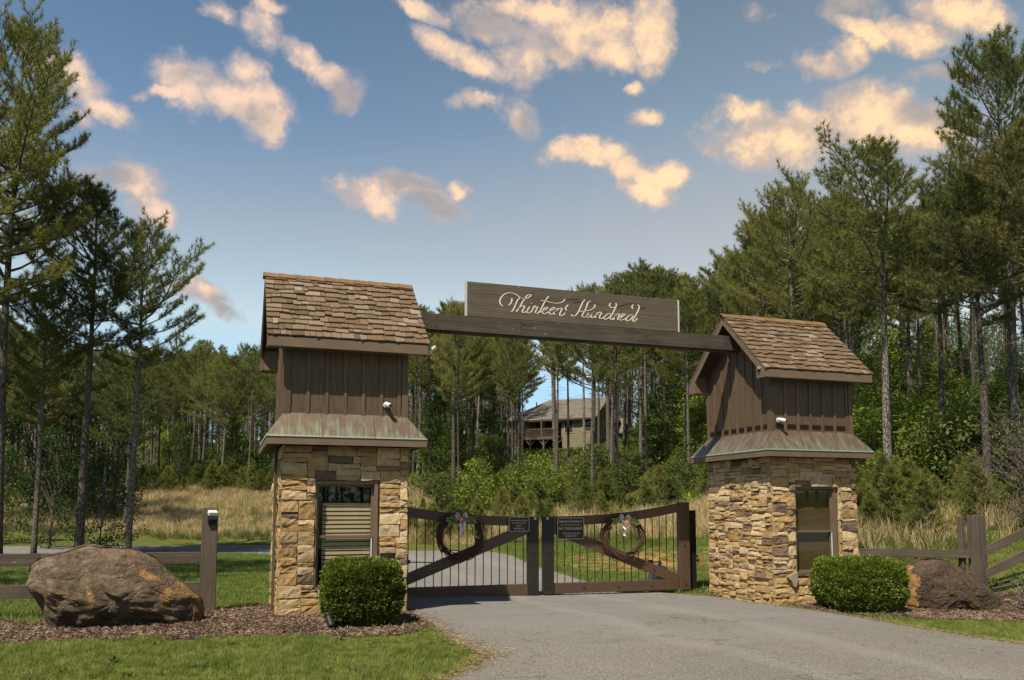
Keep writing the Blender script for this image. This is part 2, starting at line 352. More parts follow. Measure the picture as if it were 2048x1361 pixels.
def mk_ground():
    m, t = newmat('meadow_ground'); p = wpos(t)
    n = t.noise(p, .35, 6, .6); n2 = t.noise(p, 3.5, 5, .65); n3 = t.noise(p, 40, 3, .7)
    c = t.ramp(t.math('ADD', t.math('MULTIPLY', n2, .55), t.math('MULTIPLY', n3, .45)), [(.3, (.06, .08, .02)), (.5, (.12, .145, .035)), (.68, (.22, .20, .07))])
    dry = t.mix(n3, (.14, .105, .05), (.24, .19, .09))
    sp = t.put('ShaderNodeSeparateXYZ', {0: p})
    far = t.math('ADD', sp.outputs[1], t.math('MULTIPLY', sp.outputs[0], .34))
    c = t.mix(t.sstep(t.math('ADD', far, t.math('MULTIPLY', n, 8)), 42, 52), c, t.ramp(n2, [(.35, (.05, .042, .02)), (.5, (.10, .075, .04)), (.66, (.055, .085, .02))]))
    # bare red clay showing through the turf beyond the right leaf of the gate
    ex = t.math('DIVIDE', t.math('SUBTRACT', sp.outputs[0], 10.6), 2.6); ey = t.math('DIVIDE', t.math('SUBTRACT', sp.outputs[1], 19.8), 2.3)
    dd = t.math('SQRT', t.math('ADD', t.math('MULTIPLY', ex, ex), t.math('MULTIPLY', ey, ey)))
    clay = t.sstep(t.math('ADD', t.math('SUBTRACT', 1.15, dd), t.math('MULTIPLY', t.math('SUBTRACT', n2, .5), 3.4)), .30, .75)
    c = t.mix(clay, c, t.mix(n3, (.36, .20, .08), (.50, .30, .14)))
    dry_edge = t.sstep(t.noise(p, .8, 4), .55, .7)
    c = t.mix(t.math('MULTIPLY', dry_edge, .5), c, dry)
    principled(t, c, 1.0, n3, .8, .03, .05); return m
M['ground'] = mk_ground()

def mk_asphalt():
    m, t = newmat('old_asphalt'); p = wpos(t)
    n = t.noise(p, .5, 5, .6); g = t.noise(p, 90, 3, .8); g2 = t.noise(p, 260, 2, .8)
    vor = t.put('ShaderNodeTexVoronoi', {'Vector': p, 'Scale': 80.0}).outputs['Distance']
    st = t.put('ShaderNodeTexVoronoi', {'Vector': p, 'Scale': 80.0}).outputs['Color']
    c = t.ramp(t.math('ADD', t.math('MULTIPLY', n, .4), t.math('MULTIPLY', t.put('ShaderNodeSeparateColor', {0: st}).outputs[0], .6)),
               [(.18, (.15, .143, .129)), (.5, (.262, .25, .224)), (.85, (.46, .437, .386))])
    c = t.mix(t.math('MULTIPLY', t.sstep(vor, .25, .8), .8), c, (.14, .13, .112))
    sp = t.put('ShaderNodeSeparateXYZ', {0: p})
    # tyre-worn smoother, greyer band towards the gate, pale coarse aggregate towards the street
    near = t.sstep(t.math('ADD', sp.outputs[1], t.math('MULTIPLY', t.math('SUBTRACT', n, .5), 9)), 12.5, 8.5)
    c = t.mix(near, t.mix(.62, c, (.235, .234, .232)), c)
    # two paler wheel tracks running through the gate, and a browner dusty margin
    xw = t.math('ADD', sp.outputs[0], t.math('MULTIPLY', t.math('SUBTRACT', t.noise(p, .25, 2), .5), 1.6))
    trk = t.math('ABSOLUTE', t.math('SUBTRACT', t.math('ABSOLUTE', t.math('SUBTRACT', xw, 6.2)), .85))
    c = t.mix(t.math('MULTIPLY', t.sstep(trk, .38, .05), .30), c, (.33, .32, .30))
    c = t.mix(t.math('MULTIPLY', t.sstep(t.noise(p, .9, 6, .7), .56, .66), .35), c, (.23, .195, .15))
    crack = t.put('ShaderNodeTexVoronoi', {'Vector': t.put('ShaderNodeVectorMath', {0: p, 1: t.put('ShaderNodeTexNoise', {'Vector': p, 'Scale': 2.0, 'Detail': 6}).outputs['Color']}, operation='ADD').outputs[0], 'Scale': .55}, feature='DISTANCE_TO_EDGE').outputs['Distance']
    c = t.mix(t.math('MULTIPLY', t.sstep(crack, .010, .0), .55), c, (.05, .045, .04))
    stain = t.sstep(t.noise(scaled(t, p, (.5, 1.4, 1)), 1.1, 6, .65), .54, .70)
    c = t.mix(t.math('MULTIPLY', stain, .40), c, (.15, .142, .13))
    c = t.mix(t.math('MULTIPLY', t.sstep(t.noise(p, 7, 5, .8), .62, .72), .35), c, (.50, .46, .39))
    principled(t, c, .88, t.math('ADD', g, t.math('MULTIPLY', vor, -1.0)), .8, .006, .25); return m
M['asphalt'] = mk_asphalt()

def mk_mulchbed():
    m, t = newmat('mulch_bed'); p = wpos(t)
    n = t.noise(p, 60, 4, .8, 1.5); n2 = t.noise(p, 2, 4)
    c = t.ramp(t.math('ADD', t.math('MULTIPLY', n, .8), t.math('MULTIPLY', n2, .25)), [(.38, (.03, .02, .015)), (.55, (.11, .075, .057)), (.75, (.26, .195, .155))])
    principled(t, c, 1, n, 1.0, .02, .05); return m
M['mulchbed'] = mk_mulchbed()

def mk_stone():
    m, t = newmat('rough_sandstone'); p = wpos(t); r = orand(t)
    n = t.noise(p, 9, 6, .65); n2 = t.noise(scaled(t, p, (1, 1, 2.6)), 26, 6, .75, .6)
    base = t.ramp(r, [(0, (.44, .32, .18)), (.18, (.54, .42, .27)), (.34, (.39, .265, .13)), (.48, (.50, .40, .27)), (.60, (.58, .46, .30)), (.70, (.33, .255, .16)), (.80, (.45, .31, .15)), (.88, (.17, .125, .10)), (.95, (.24, .185, .14)), (1, (.50, .37, .20))], 'CONSTANT')
    mul = t.ramp(n, [(.25, (.86, .80, .70)), (.5, (1.36, 1.29, 1.15)), (.75, (1.70, 1.62, 1.45))])
    c = t.mix(1.0, base, mul, 'MULTIPLY')
    c = t.mix(t.math('MULTIPLY', t.sstep(t.noise(p, 5, 4), .52, .70), .55), c, (.62, .41, .18))
    sp = t.put('ShaderNodeSeparateXYZ', {0: p})
    low = t.sstep(t.math('ADD', sp.outputs[2], t.math('MULTIPLY', n, .4)), .75, .1)
    c = t.mix(t.math('MULTIPLY', low, .55), c, (.68, .46, .20))
    principled(t, c, .92, t.math('ADD', n2, t.math('MULTIPLY', n, .7)), 1.0, .028, .15); return m
M['stone'] = mk_stone()
def simple(name, col, rough=.6, var=.25, nscale=6, bstr=.2, spec=.3, stretch=(1, 1, 1), metal=0):
    m, t = newmat(name); v = scaled(t, coords(t), stretch)
    n = t.noise(v, nscale, 5, .6)
    a = tuple(x * (1 - var) for x in col); b = tuple(min(1, x * (1 + var)) for x in col)
    f = t.math('ADD', t.math('MULTIPLY', n, .8), t.math('MULTIPLY', orand(t), .2))
    principled(t, t.mix(t.sstep(f, .25, .75), a, b), rough, n, bstr, .004, spec, metal); return m
M['mortar'] = simple('dark_joint_mortar', (.10, .080, .058), .95, .4, 20)
M['brown'] = simple('brown_stained_siding', (.135, .092, .056), .62, .30, 4, .15, .3, (6, 6, .6))
M['brown_trim'] = simple('brown_painted_trim', (.19, .135, .090), .55, .15, 3, .12, .35, (1, 1, 1))
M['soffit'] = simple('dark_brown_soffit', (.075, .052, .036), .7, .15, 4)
M['gate'] = simple('brown_gate_paint', (.118, .070, .045), .42, .12, 8, .08, .45)
M['gate_bar'] = simple('black_gate_bars', (.018, .015, .013), .4, .2, 8, .05, .5)
M['black'] = simple('black_plastic', (.02, .02, .02), .45, .2, 8, .05, .4)
M['white'] = simple('white_plastic', (.78, .78, .76), .4, .04, 8, .02, .4)
M['grey'] = simple('grey_enamel', (.62, .62, .60), .45, .1, 5, .05, .4)
M['bolt'] = simple('dark_steel_bolt', (.06, .045, .035), .4, .2, 8, .05, .5)
M['room'] = simple('dim_room_lining', (.05, .045, .04), .9, .2, 4)
M['blind'] = simple('tan_blind_slats', (.50, .40, .25), .7, .06, 4, .05)
M['shade'] = simple('olive_roller_shade', (.13, .088, .036), .85, .2, 9, .2)

def mk_shingle(name, cols):
    m, t = newmat(name); r = orand(t)
    p = coords(t); off = t.put('ShaderNodeVectorMath', {0: p, 1: t.put('ShaderNodeCombineXYZ', {0: t.math('MULTIPLY', r, 40), 1: t.math('MULTIPLY', r, 17)}).outputs[0]}, operation='ADD').outputs[0]
    g = t.noise(scaled(t, off, (90, 3, 10)), 1.0, 5, .7); n = t.noise(off, 8, 3)
    base = t.ramp(t.math('FRACT', t.math('MULTIPLY', r, 7.3)), [(i / (len(cols) - 1), c) for i, c in enumerate(cols)])
    c = t.mix(1.0, base, t.ramp(g, [(.3, .6), (.5, 1.0), (.72, 1.35)]), 'MULTIPLY')
    c = t.mix(t.math('MULTIPLY', t.sstep(n, .6, .75), .35), c, (.30, .27, .23))
    sp = t.put('ShaderNodeSeparateXYZ', {0: p})
    principled(t, c, .85, g, .8, .004, .15); return m
M['shingle'] = mk_shingle('cedar_shakes', [(.175, .118, .072), (.225, .160, .100), (.130, .088, .056), (.200, .138, .084), (.265, .205, .145), (.165, .108, .062), (.215, .148, .086), (.33, .275, .215)])
M['ridge'] = mk_shingle('cedar_ridge_caps', [(.25, .145, .075), (.21, .12, .062), (.28, .17, .09)])

def mk_copper():
    m, t = newmat('patinated_copper'); p = coords(t)
    # object x runs along the eave, y up the slope
    s = t.noise(scaled(t, p, (26, 2.2, 1)), 1.0, 5, .7, .4); s2 = t.noise(scaled(t, p, (7, 3, 1)), 1.0, 4, .6)
    sp = t.put('ShaderNodeSeparateXYZ', {0: p})
    lowf = t.sstep(sp.outputs[1], .45, .0)
    f = t.math('ADD', t.math('MULTIPLY', s, 1.0), t.math('ADD', t.math('MULTIPLY', s2, .7), t.math('MULTIPLY', lowf, .10)))
    g = t.math('MULTIPLY', t.sstep(f, .80, 1.16), .72)
    brown = t.mix(s2, (.115, .074, .048), (.20, .14, .095))
    green = t.mix(s, (.12, .19, .13), (.36, .44, .32))
    c = t.mix(g, brown, green)
    rim = t.sstep(sp.outputs[1], .03, .0)
    c = t.mix(t.math('MULTIPLY', rim, .7), c, (.30, .40, .31))
    principled(t, c, .45, s, .15, .003, .5, .25); return m
M['copper'] = mk_copper()

def mk_weathered(name, lo, hi, axis_scale=(1.2, 30, 30), knots=True):
    m, t = newmat(name); p = coords(t); r = orand(t)
    off = t.put('ShaderNodeVectorMath', {0: p, 1: t.put('ShaderNodeCombineXYZ', {0: t.math('MULTIPLY', r, 31), 2: t.math('MULTIPLY', r, 7)}).outputs[0]}, operation='ADD').outputs[0]
    g = t.noise(scaled(t, off, axis_scale), 1.0, 6, .7, .7); n = t.noise(off, 2.2, 4)
    c = t.mix(t.sstep(t.math('ADD', t.math('MULTIPLY', g, .7), t.math('MULTIPLY', n, .3)), .32, .68), lo, hi)
    if knots:
        k = t.put('ShaderNodeTexVoronoi', {'Vector': scaled(t, off, tuple(2.6 if a < 5 else 5.5 for a in axis_scale)), 'Scale': 1.0}).outputs['Distance']
        c = t.mix(t.math('MULTIPLY', t.sstep(k, .10, .05), .8), c, (.36, .31, .25))
        c = t.mix(t.math('MULTIPLY', t.sstep(k, .05, .025), .9), c, (.03, .024, .018))
    principled(t, c, .85, g, .6, .005, .2); return m
M['beam'] = mk_weathered('weathered_beam', (.052, .042, .032), (.125, .105, .084))
M['board'] = mk_weathered('weathered_sign_board', (.095, .078, .058), (.165, .138, .105))
M['fence'] = mk_weathered('stained_fence_rail', (.080, .062, .048), (.165, .132, .102))
M['post'] = mk_weathered('stained_fence_post', (.085, .066, .052), (.17, .135, .105), (30, 30, 1.2))
M['letter'] = simple('cream_routed_lettering', (.88, .80, .66), .6, .05, 10, .05)
M['dark_letter'] = simple('unpainted_routing', (.045, .035, .025), .9, .1, 10, .05)
M['plaque'] = simple('dark_brown_plaque', (.040, .018, .012), .35, .1, 8, .03, .5)
M['plaque_text'] = simple('pale_plaque_lettering', (.62, .56, .54), .5, .05, 8, .02)
M['vine'] = simple('grapevine', (.115, .062, .042), .8, .5, 30, .3)
M['ribbon'] = simple('pale_ribbon', (.90, .88, .86), .6, .1, 12, .1)
M['sprig'] = simple('pale_green_sprig', (.33, .36, .17), .7, .25, 12, .1)
M['flower'] = simple('rust_orange_flower', (.50, .21, .11), .7, .3, 30, .1)
M['roof_far'] = simple('tan_asphalt_shingles', (.175, .158, .135), .95, .18, 2, .2)
M['siding'] = simple('olive_tan_siding', (.28, .245, .158), .8, .08, 1, .1)
M['deck'] = simple('brown_deck_timber', (.15, .11, .085), .8, .2, 4, .2)
M['meet'] = simple('near_black_gate_paint', (.026, .023, .019), .5, .15, 8, .06, .4)
M['vent'] = simple('brown_vent_louvre', (.085, .052, .034), .6, .15, 20, .1)
M['dark_gap'] = simple('porch_shade_boards', (.07, .055, .045), .9, .3, 3, .1)

def mk_glass():
    m, t = newmat('window_glass')
    g = t.put('ShaderNodeBsdfGlossy', {'Roughness': .02, 'Color': (.9, .95, 1, 1)})
    tr = t.put('ShaderNodeBsdfTransparent', {'Color': (.90, .91, .89, 1)})
    fr = t.put('ShaderNodeFresnel', {'IOR': 1.5}).outputs[0]
    f = t.math('MULTIPLY', fr, 1.15, clamp=True)
    geo = t.put('ShaderNodeNewGeometry'); cosv = t.math('ABSOLUTE', t.put('ShaderNodeVectorMath', {0: geo.outputs['Normal'], 1: geo.outputs['Incoming']}, operation='DOT_PRODUCT').outputs['Value'])
    f = t.math('ADD', .07, t.math('MULTIPLY', t.math('POWER', t.math('SUBTRACT', 1.0, cosv), 5.0), .9), clamp=True)
    mx = t.put('ShaderNodeMixShader', {0: f, 1: tr.outputs[0], 2: g.outputs[0]})
    t.l.new(mx.outputs[0], t.out.inputs[0]); return m
M['glass'] = mk_glass()

def mk_boulder(name, tones, orange, thresh):
    m, t = newmat(name); p = coords(t)
    n = t.noise(p, 2.2, 7, .65, .6); n2 = t.noise(p, 11, 6, .75, .8); n3 = t.noise(p, 1.3, 4, .5, 1.2)
    c = t.ramp(n, [(.3, tones[0]), (.5, tones[1]), (.7, tones[2])])
    c = t.mix(t.math('MULTIPLY', t.sstep(n3, thresh, thresh + .08), .9), c, t.mix(n2, orange, tuple(x * 1.3 for x in orange)))
    lich = t.sstep(t.noise(p, 22, 4, .7), .61, .68)
    c = t.mix(t.math('MULTIPLY', lich, .6), c, (.40, .35, .29))
    sp = t.put('ShaderNodeSeparateXYZ', {0: p})
    low_shade = t.sstep(t.math('ADD', t.math('SUBTRACT', .62, sp.outputs[2]), t.math('MULTIPLY', t.math('SUBTRACT', n, .5), 2.2)), .0, .5)  # shade on the lower part of the rock, painted into the colour with noise
    c = t.mix(t.math('MULTIPLY', low_shade, .45), c, t.mix(n2, (.03, .026, .014), (.10, .085, .04)))
    c = t.mix(t.math('MULTIPLY', t.sstep(n2, .47, .30), .85), c, (.02, .016, .011))
    cr = t.put('ShaderNodeTexVoronoi', {'Vector': t.put('ShaderNodeVectorMath', {0: scaled(t, p, (1.2, 1.2, 2.4)), 1: t.put('ShaderNodeTexNoise', {'Vector': p, 'Scale': 2.5, 'Detail': 5}).outputs['Color']}, operation='ADD').outputs[0], 'Scale': 1.3}, feature='DISTANCE_TO_EDGE').outputs['Distance']
    c = t.mix(t.math('MULTIPLY', t.math('MULTIPLY', t.sstep(cr, .02, .0), t.sstep(n3, .5, .6)), .7), c, (.02, .015, .01))
    h = t.math('ADD', t.math('ADD', n2, n), t.math('MULTIPLY', t.sstep(cr, 0, .05), .2))
    principled(t, c, .85, h, 1.0, .13, .25); return m
M['boulder_a'] = mk_boulder('brown_boulder', ((.105, .075, .042), (.26, .185, .122), (.52, .40, .285)), (.54, .30, .12), .54)
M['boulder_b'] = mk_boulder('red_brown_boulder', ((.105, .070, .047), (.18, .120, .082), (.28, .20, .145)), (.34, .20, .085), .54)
M['clay_face'] = simple('orange_stained_rock_face', (.40, .22, .085), .9, .45, 9, .8)

# ------------------------------------------------------------------ the setting: ground, road, mulch beds
def axis(n, near, far):
    t = np.linspace(-1, 1, n); return np.sign(t) * (near * np.abs(t) + (far - near) * np.abs(t) ** 5)
gx = axis(301, 85, 1500) + 6; gy = axis(321, 85, 1500) + 30
GX, GY = np.meshgrid(gx, gy); GZ = TZ(GX, GY)
V = np.stack([GX, GY, GZ], -1).reshape(-1, 3); nx = len(gx); ny = len(gy)
idx = np.arange(nx * ny).reshape(ny, nx)
Q = np.stack([idx[:-1, :-1], idx[:-1, 1:], idx[1:, 1:], idx[1:, :-1]], -1).reshape(-1, 4)
tag(link('ground', fast_mesh('ground', V, Q, M['ground'], smooth=True)), kind='structure')

def ribbon(name, a, b, n, m, mat, lift, rough_edge=0.0):
    A = smooth_line(a, n); B = smooth_line(b, n)
    if rough_edge:
        for L in (A, B):
            for i in range(n):
                k = Vector((L[i][0] * 2.1, L[i][1] * 2.1, 3.3)); L[i] += np.array([mnoise.noise(k), mnoise.noise(k + Vector((9, 9, 9)))]) * rough_edge
                k *= 5; L[i] += np.array([mnoise.noise(k), mnoise.noise(k + Vector((9, 9, 9)))]) * rough_edge * .4
    s = np.linspace(0, 1, m)[None, :, None]
    P = A[:, None] * (1 - s) + B[:, None] * s
    Z = TZ(P[..., 0], P[..., 1]) + lift
    s2 = np.linspace(0, 1, m)[None, :]
    Z = Z - .05 * ((s2 < 1e-6) | (s2 > 1 - 1e-6))          # edges dip into the ground
    V = np.concatenate([P, Z[..., None]], -1).reshape(-1, 3)
    idx = np.arange(n * m).reshape(n, m)
    Q = np.stack([idx[:-1, :-1], idx[:-1, 1:], idx[1:, 1:], idx[1:, :-1]], -1).reshape(-1, 4)
    me = fast_mesh(name, V, Q, mat, smooth=True)
    if me.polygons[len(Q) // 2].normal.z < 0: me.flip_normals()
    o = tag(link(name, me), kind='structure'); return o, np.vstack([A, B[::-1]])
road_left = [(-9, 3.2), (-4, 4.8), (-.5, 6.2), (1.1, 7.1), (2.0, 7.9), (2.60, 8.72), (2.64, 9.3), (2.60, 10.0), (2.66, 10.9), (2.72, 12.2), (2.74, 13.8), (2.72, 15.4), (2.7, 18), (2.85, 22), (2.8, 26), (1.8, 30.2), (-1, 32.3), (-5, 33), (-12, 31.5), (-22, 27)]
road_right = [(24, 1.5), (17, 3.6), (12.6, 5.4), (11, 6.8), (10.3, 7.9), (10.1, 8.6), (10.02, 9.6), (9.98, 10.6), (9.9, 11.8), (9.5, 13.0), (9.36, 14.9), (8.0, 16.6), (7.7, 20), (8.0, 24.5), (6.2, 30.5), (2.1, 36), (-5, 37), (-13, 35.4), (-24, 30.5)]
road, road_poly = ribbon('driveway', road_left, road_right, 220, 40, M['asphalt'], .022)
street = MB(); sv = [(-60, -30), (80, -30), (80, 2.6), (-60, 4.4)]
stx = np.linspace(-60, 80, 90); sA = [(x, -12) for x in stx[::15]]; sB = [(x, 4.3 - .015 * x) for x in stx[::15]]
street, street_poly = ribbon('street', sA, sB, 90, 20, M['asphalt'], .014)

mulch_l, mulch_l_poly = ribbon('mulch_bed_left', [(-9, 10.2), (-6, 11.0), (-3.5, 11.35), (-2.2, 11.35), (-.8, 11.15), (.4, 10.9), (1.4, 10.65), (2.1, 10.55), (2.68, 11.0)],
                               [(-9, 13.6), (-6, 13.9), (-3.5, 13.7), (-2.2, 13.3), (-.8, 13.7), (.2, 14.3), (.8, 14.6), (1.8, 14.8), (2.70, 14.7)], 90, 16, M['mulchbed'], .030, .10)
mulch_r, mulch_r_poly = ribbon('mulch_bed_right', [(9.40, 15.4), (9.44, 14.4), (9.6, 13.0), (9.98, 11.75), (10.45, 11.1), (11.2, 10.65), (12.2, 10.2), (13.2, 9.9), (14.6, 9.7), (17, 9.6)],
                               [(10.4, 15.6), (10.8, 15.4), (11.6, 14.2), (12.0, 13.5), (12.5, 13.0), (13.2, 12.7), (13.7, 12.15), (14.3, 11.8), (15.3, 11.5), (17.5, 11.0)], 90, 16, M['mulchbed'], .030, .08)

# ------------------------------------------------------------------ gate towers
W, DP, ZS, ZF, OV, ZD = 1.825, 2.09, 2.65, 2.53, .27, 3.02
YE, ZE, YR, ZR, RO = -.266, 4.13, DP / 2, 5.36, .27
SL = math.atan2(ZR - ZE, YR - YE); SLEN = math.hypot(ZR - ZE, YR - YE)
WX0, WX1, WZ0, WZ1 = .43, 1.40, .38, 2.01

def pack(wd, ht, cw, ch, wr, hr, r, hole=None):
    nx, nz = int(round(wd / cw)), int(round(ht / ch)); cw, ch = wd / nx, ht / nz
    occ = np.zeros((nz, nx), bool)
    if hole:
        occ[int(round(hole[2] / ch)):int(round(hole[3] / ch)), int(round(hole[0] / cw)):int(round(hole[1] / cw))] = True
    out = []
    for j in range(nz):
        i = 0
        while i < nx:
            if occ[j, i]: i += 1; continue
            free = 0
            while i + free < nx and not occ[j, i + free] and free < wr[1] + 2: free += 1
            w_ = r.randint(*wr)
            if free - w_ < 2: w_ = free if free <= wr[1] + 1 else free - 2
            w_ = max(1, min(w_, free))
            h_ = r.choices(range(hr[0], hr[1] + 1), weights=[1.0 / (k - hr[0] + 1) ** .6 for k in range(hr[0], hr[1] + 1)])[0]
            if w_ <= 2: h_ = max(h_, hr[0] + 1)
            k = 1
            while k < h_ and j + k < nz and not occ[j + k, i:i + w_].any(): k += 1
            if nz - (j + k) == 1 and not occ[j + k:, i:i + w_].any(): k += 1
            occ[j:j + k, i:i + w_] = True
            out.append((i * cw, (i + w_) * cw, j * ch, (j + k) * ch)); i += w_
    return out

def stone_mesh(w_, h_, r, lump=1.0):
    """rough-faced block: local x across, -y outwards, z up, centred"""
    nx, nz = 6, 4
    gap = .003; hw, hh = w_ / 2 - gap, h_ / 2 - gap
    cj = [(r.uniform(-.008, .008), r.uniform(-.007, .007)) for _ in range(4)]
    base = .030 + r.uniform(0, .028); sx, sz = r.uniform(0, 99), r.uniform(0, 99)
    tilt = r.uniform(-.014, .014); tilz = r.uniform(-.016, .010)
    V = []
    for b in range(nz):
        for a in range(nx):
            u, v = a / (nx - 1), b / (nz - 1)
            jx = (cj[0][0] * (1 - u) + cj[1][0] * u) * (1 - v) + (cj[2][0] * (1 - u) + cj[3][0] * u) * v
            jz = (cj[0][1] * (1 - u) + cj[1][1] * u) * (1 - v) + (cj[2][1] * (1 - u) + cj[3][1] * u) * v
            x = (u * 2 - 1) * hw + jx; z = (v * 2 - 1) * hh + jz
            e = min(u, 1 - u, v, 1 - v) > 0
            p = Vector((x * 9 + sx, z * 14 + sz, 1.7))
            y = base + tilt * (u - .5) * 2 + tilz * (v - .5) * 2 + mnoise.noise(p) * .012 * lump
            y += (.004 + .016 * mnoise.noise(p * 2.3)) * lump if e else -.002
            if not e:
                x += mnoise.noise(p * 1.7) * .007; z += mnoise.noise(p * 2.1) * .006
            V.append((x, -y, z))
    F = []
    for b in range(nz - 1):
        for a in range(nx - 1):
            i = b * nx + a; F.append((i, i + 1, i + nx + 1, i + nx))
    rim = [a for a in range(nx)] + [b * nx + nx - 1 for b in range(1, nz)] + [(nz - 1) * nx + a for a in range(nx - 2, -1, -1)] + [b * nx for b in range(nz - 2, 0, -1)]
    k = len(V); V += [(V[i][0], .0, V[i][2]) for i in rim]; n = len(rim)
    for i in range(n):
        j = (i + 1) % n; F.append((rim[j], rim[i], k + i, k + j))
    return V, F

def lay_stones(parent, rects, place, rotz, r, lump=1.0, joined=False):
    mb = MB()
    for (a, b, c, d) in rects:
        V_, F_ = stone_mesh(b - a, d - c, r, lump); loc = place((a + b) / 2, (c + d) / 2)
        if joined:
            rm = Matrix.Rotation(rotz, 3, 'Z'); mb.add([rm @ Vector(v) + Vector(loc) for v in V_], F_)
        else:
            m_ = MB(); m_.add(V_, F_); m_.build('stone', M['stone'], parent, loc, (0, 0, rotz))
    if joined: tag(mb.build('rear_stones', M['stone'], parent), kind='stuff')

def build_tower(x0, y0, zb, label, seed, fine):
    r = random.Random(seed)
    T = thing('gate_tower', label, 'gate tower', (x0, y0, 0), 0, 'stone and timber gate towers')
    # masonry core with the window opening
    core = MB(); zt = ZF + .02; i_ = .0
    th = .16
    for (a, b, c, d) in ((0, WX0, zb - .3, zt), (WX1, W, zb - .3, zt)): core.box(a + (.002 if a == 0 else 0), b - (.002 if b == W else 0), .002, th, c, d)
    core.box(WX0, WX1, .002, th, zb - .3, WZ0); core.box(WX0, WX1, .002, th, WZ1, zt)
    core.box(.002, th, th, DP - .002, zb - .3, zt); core.box(W - th, W - .002, th, DP - .002, zb - .3, zt); core.box(th, W - th, DP - th, DP - .002, zb - .3, zt)
    core.build('masonry_core', M['mortar'], T)
    # stones: front and rear run to the outer corners, the sides fit between them
    dz = ZF - zb
    cw, ch = (.055, .040)
    if fine: front = pack(W + .06, dz + .06, .060, .036, (4, 8), (2, 5), r, (WX0 + .03, WX1 + .03, WZ0 - zb + .06, WZ1 - zb + .06))
    else: front = pack(W + .06, dz + .06, .060, .037, (4, 8), (2, 5), r, (WX0 + .03, WX1 + .03, WZ0 - zb + .06, WZ1 - zb + .06))
    lay_stones(T, front, lambda u, v: (u - .03, 0, v + zb - .06), 0, r)
    side = pack(DP, dz + .06, .060, .032, (3, 8), (2, 4), r) if fine else pack(DP, dz + .06, .06, .05, (4, 9), (2, 5), r)
    lay_stones(T, side, lambda u, v: (0, DP - u, v + zb - .06), -math.pi / 2, r, 1.15)
    side2 = pack(DP, dz + .06, .06, .05, (4, 9), (2, 5), r)
    lay_stones(T, side2, lambda u, v: (W, u, v + zb - .06), math.pi / 2, r, 1.0, fine)
    back = pack(W + .06, dz + .06, .06, .05, (4, 9), (2, 5), r)
    lay_stones(T, back, lambda u, v: (W + .03 - u, DP, v + zb - .06), math.pi, r, 1.0, True)
    # window: casing, two sashes, panes, what stands behind the glass
    wn_ = MB(); cs = .055
    wn_.box(WX0, WX0 + cs, -.02, .10, WZ0, WZ1); wn_.box(WX1 - cs, WX1, -.02, .10, WZ0, WZ1)
    wn_.box(WX0 + cs, WX1 - cs, -.02, .10, WZ1 - cs, WZ1); wn_.box(WX0 + cs, WX1 - cs, -.035, .10, WZ0, WZ0 + .05)
    win = wn_.build('window', M['brown_trim'], T)
    x_a, x_b, z_a, z_b = WX0 + cs, WX1 - cs, WZ0 + .05, WZ1 - cs; zm = (z_a + z_b) / 2 - .02
    for (za, zb_, y_) in ((zm - .02, z_b, .045), (z_a, zm + .015, .075)):
        sm = MB(); s_ = .04
        sm.box(x_a, x_a + s_, y_, y_ + .028, za, zb_); sm.box(x_b - s_, x_b, y_, y_ + .028, za, zb_)
        sm.box(x_a + s_, x_b - s_, y_, y_ + .028, za, za + .035); sm.box(x_a + s_, x_b - s_, y_, y_ + .028, zb_ - .035, zb_)
        sash = sm.build('sash', M['brown_trim'], win)
        MB().add([(x_a + s_, y_ + .012, za + .035), (x_b - s_, y_ + .012, za + .035), (x_b - s_, y_ + .012, zb_ - .035), (x_a + s_, y_ + .012, zb_ - .035)], [(0, 1, 2, 3)]).build('pane', M['glass'], win)
    MB().box(x_b - .037, x_b - .022, .030, .044, z_a, zm - .03).build('weather_strip', M['white'], win)
    if not fine:
        n = 0; z = z_b - .33
        while z > z_a + .02:
            MB().add([(x_a + .10, .120, z), (x_b, .120, z), (x_b, .132, z + .050), (x_a + .10, .132, z + .050), (x_a + .10, .123, z), (x_b, .123, z), (x_b, .135, z + .050), (x_a + .10, .135, z + .050)],
                     [(0, 1, 2, 3), (7, 6, 5, 4), (3, 2, 6, 7), (1, 0, 4, 5)]).build('blind_slat', M['blind'], win)
            z -= .066
            n += 1
    else:
        MB().box(x_a, x_b, .125, .130, z_a, z_b).build('roller_shade', M['shade'], win)
    rm = MB(); rm.box(th + .01, W - th - .01, DP - th - .03, DP - th - .01, zb, zt - .02); rm.box(th + .01, W - th - .01, th + .02, DP - th - .04, zb, zb + .03); rm.box(th + .01, W - th - .01, th + .02, DP - th - .04, zt - .05, zt - .02)
    rm.build('room_lining', M['room'], T)
    # copper skirt roof
    sk = MB(); a0, a1, b0, b1 = -OV, W + OV, -OV, DP + OV
    for (p, q, s0, s1) in ((a0, a1, b0, b0 + .03), (a0, a1, b1 - .03, b1), (a0, a0 + .03, b0 + .03, b1 - .03), (a1 - .03, a1, b0 + .03, b1 - .03)): sk.box(p, q, s0, s1, ZF, ZS)
    skirt = sk.build('skirt_roof', M['brown_trim'], T)
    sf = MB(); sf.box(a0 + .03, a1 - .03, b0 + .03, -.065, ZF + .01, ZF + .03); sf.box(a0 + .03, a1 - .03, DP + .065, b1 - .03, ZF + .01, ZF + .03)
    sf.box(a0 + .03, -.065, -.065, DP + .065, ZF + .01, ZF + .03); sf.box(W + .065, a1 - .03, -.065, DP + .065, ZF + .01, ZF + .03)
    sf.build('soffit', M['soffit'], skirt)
    ang = math.atan2(ZD - ZS, OV); sl = math.hypot(ZD - ZS, OV)
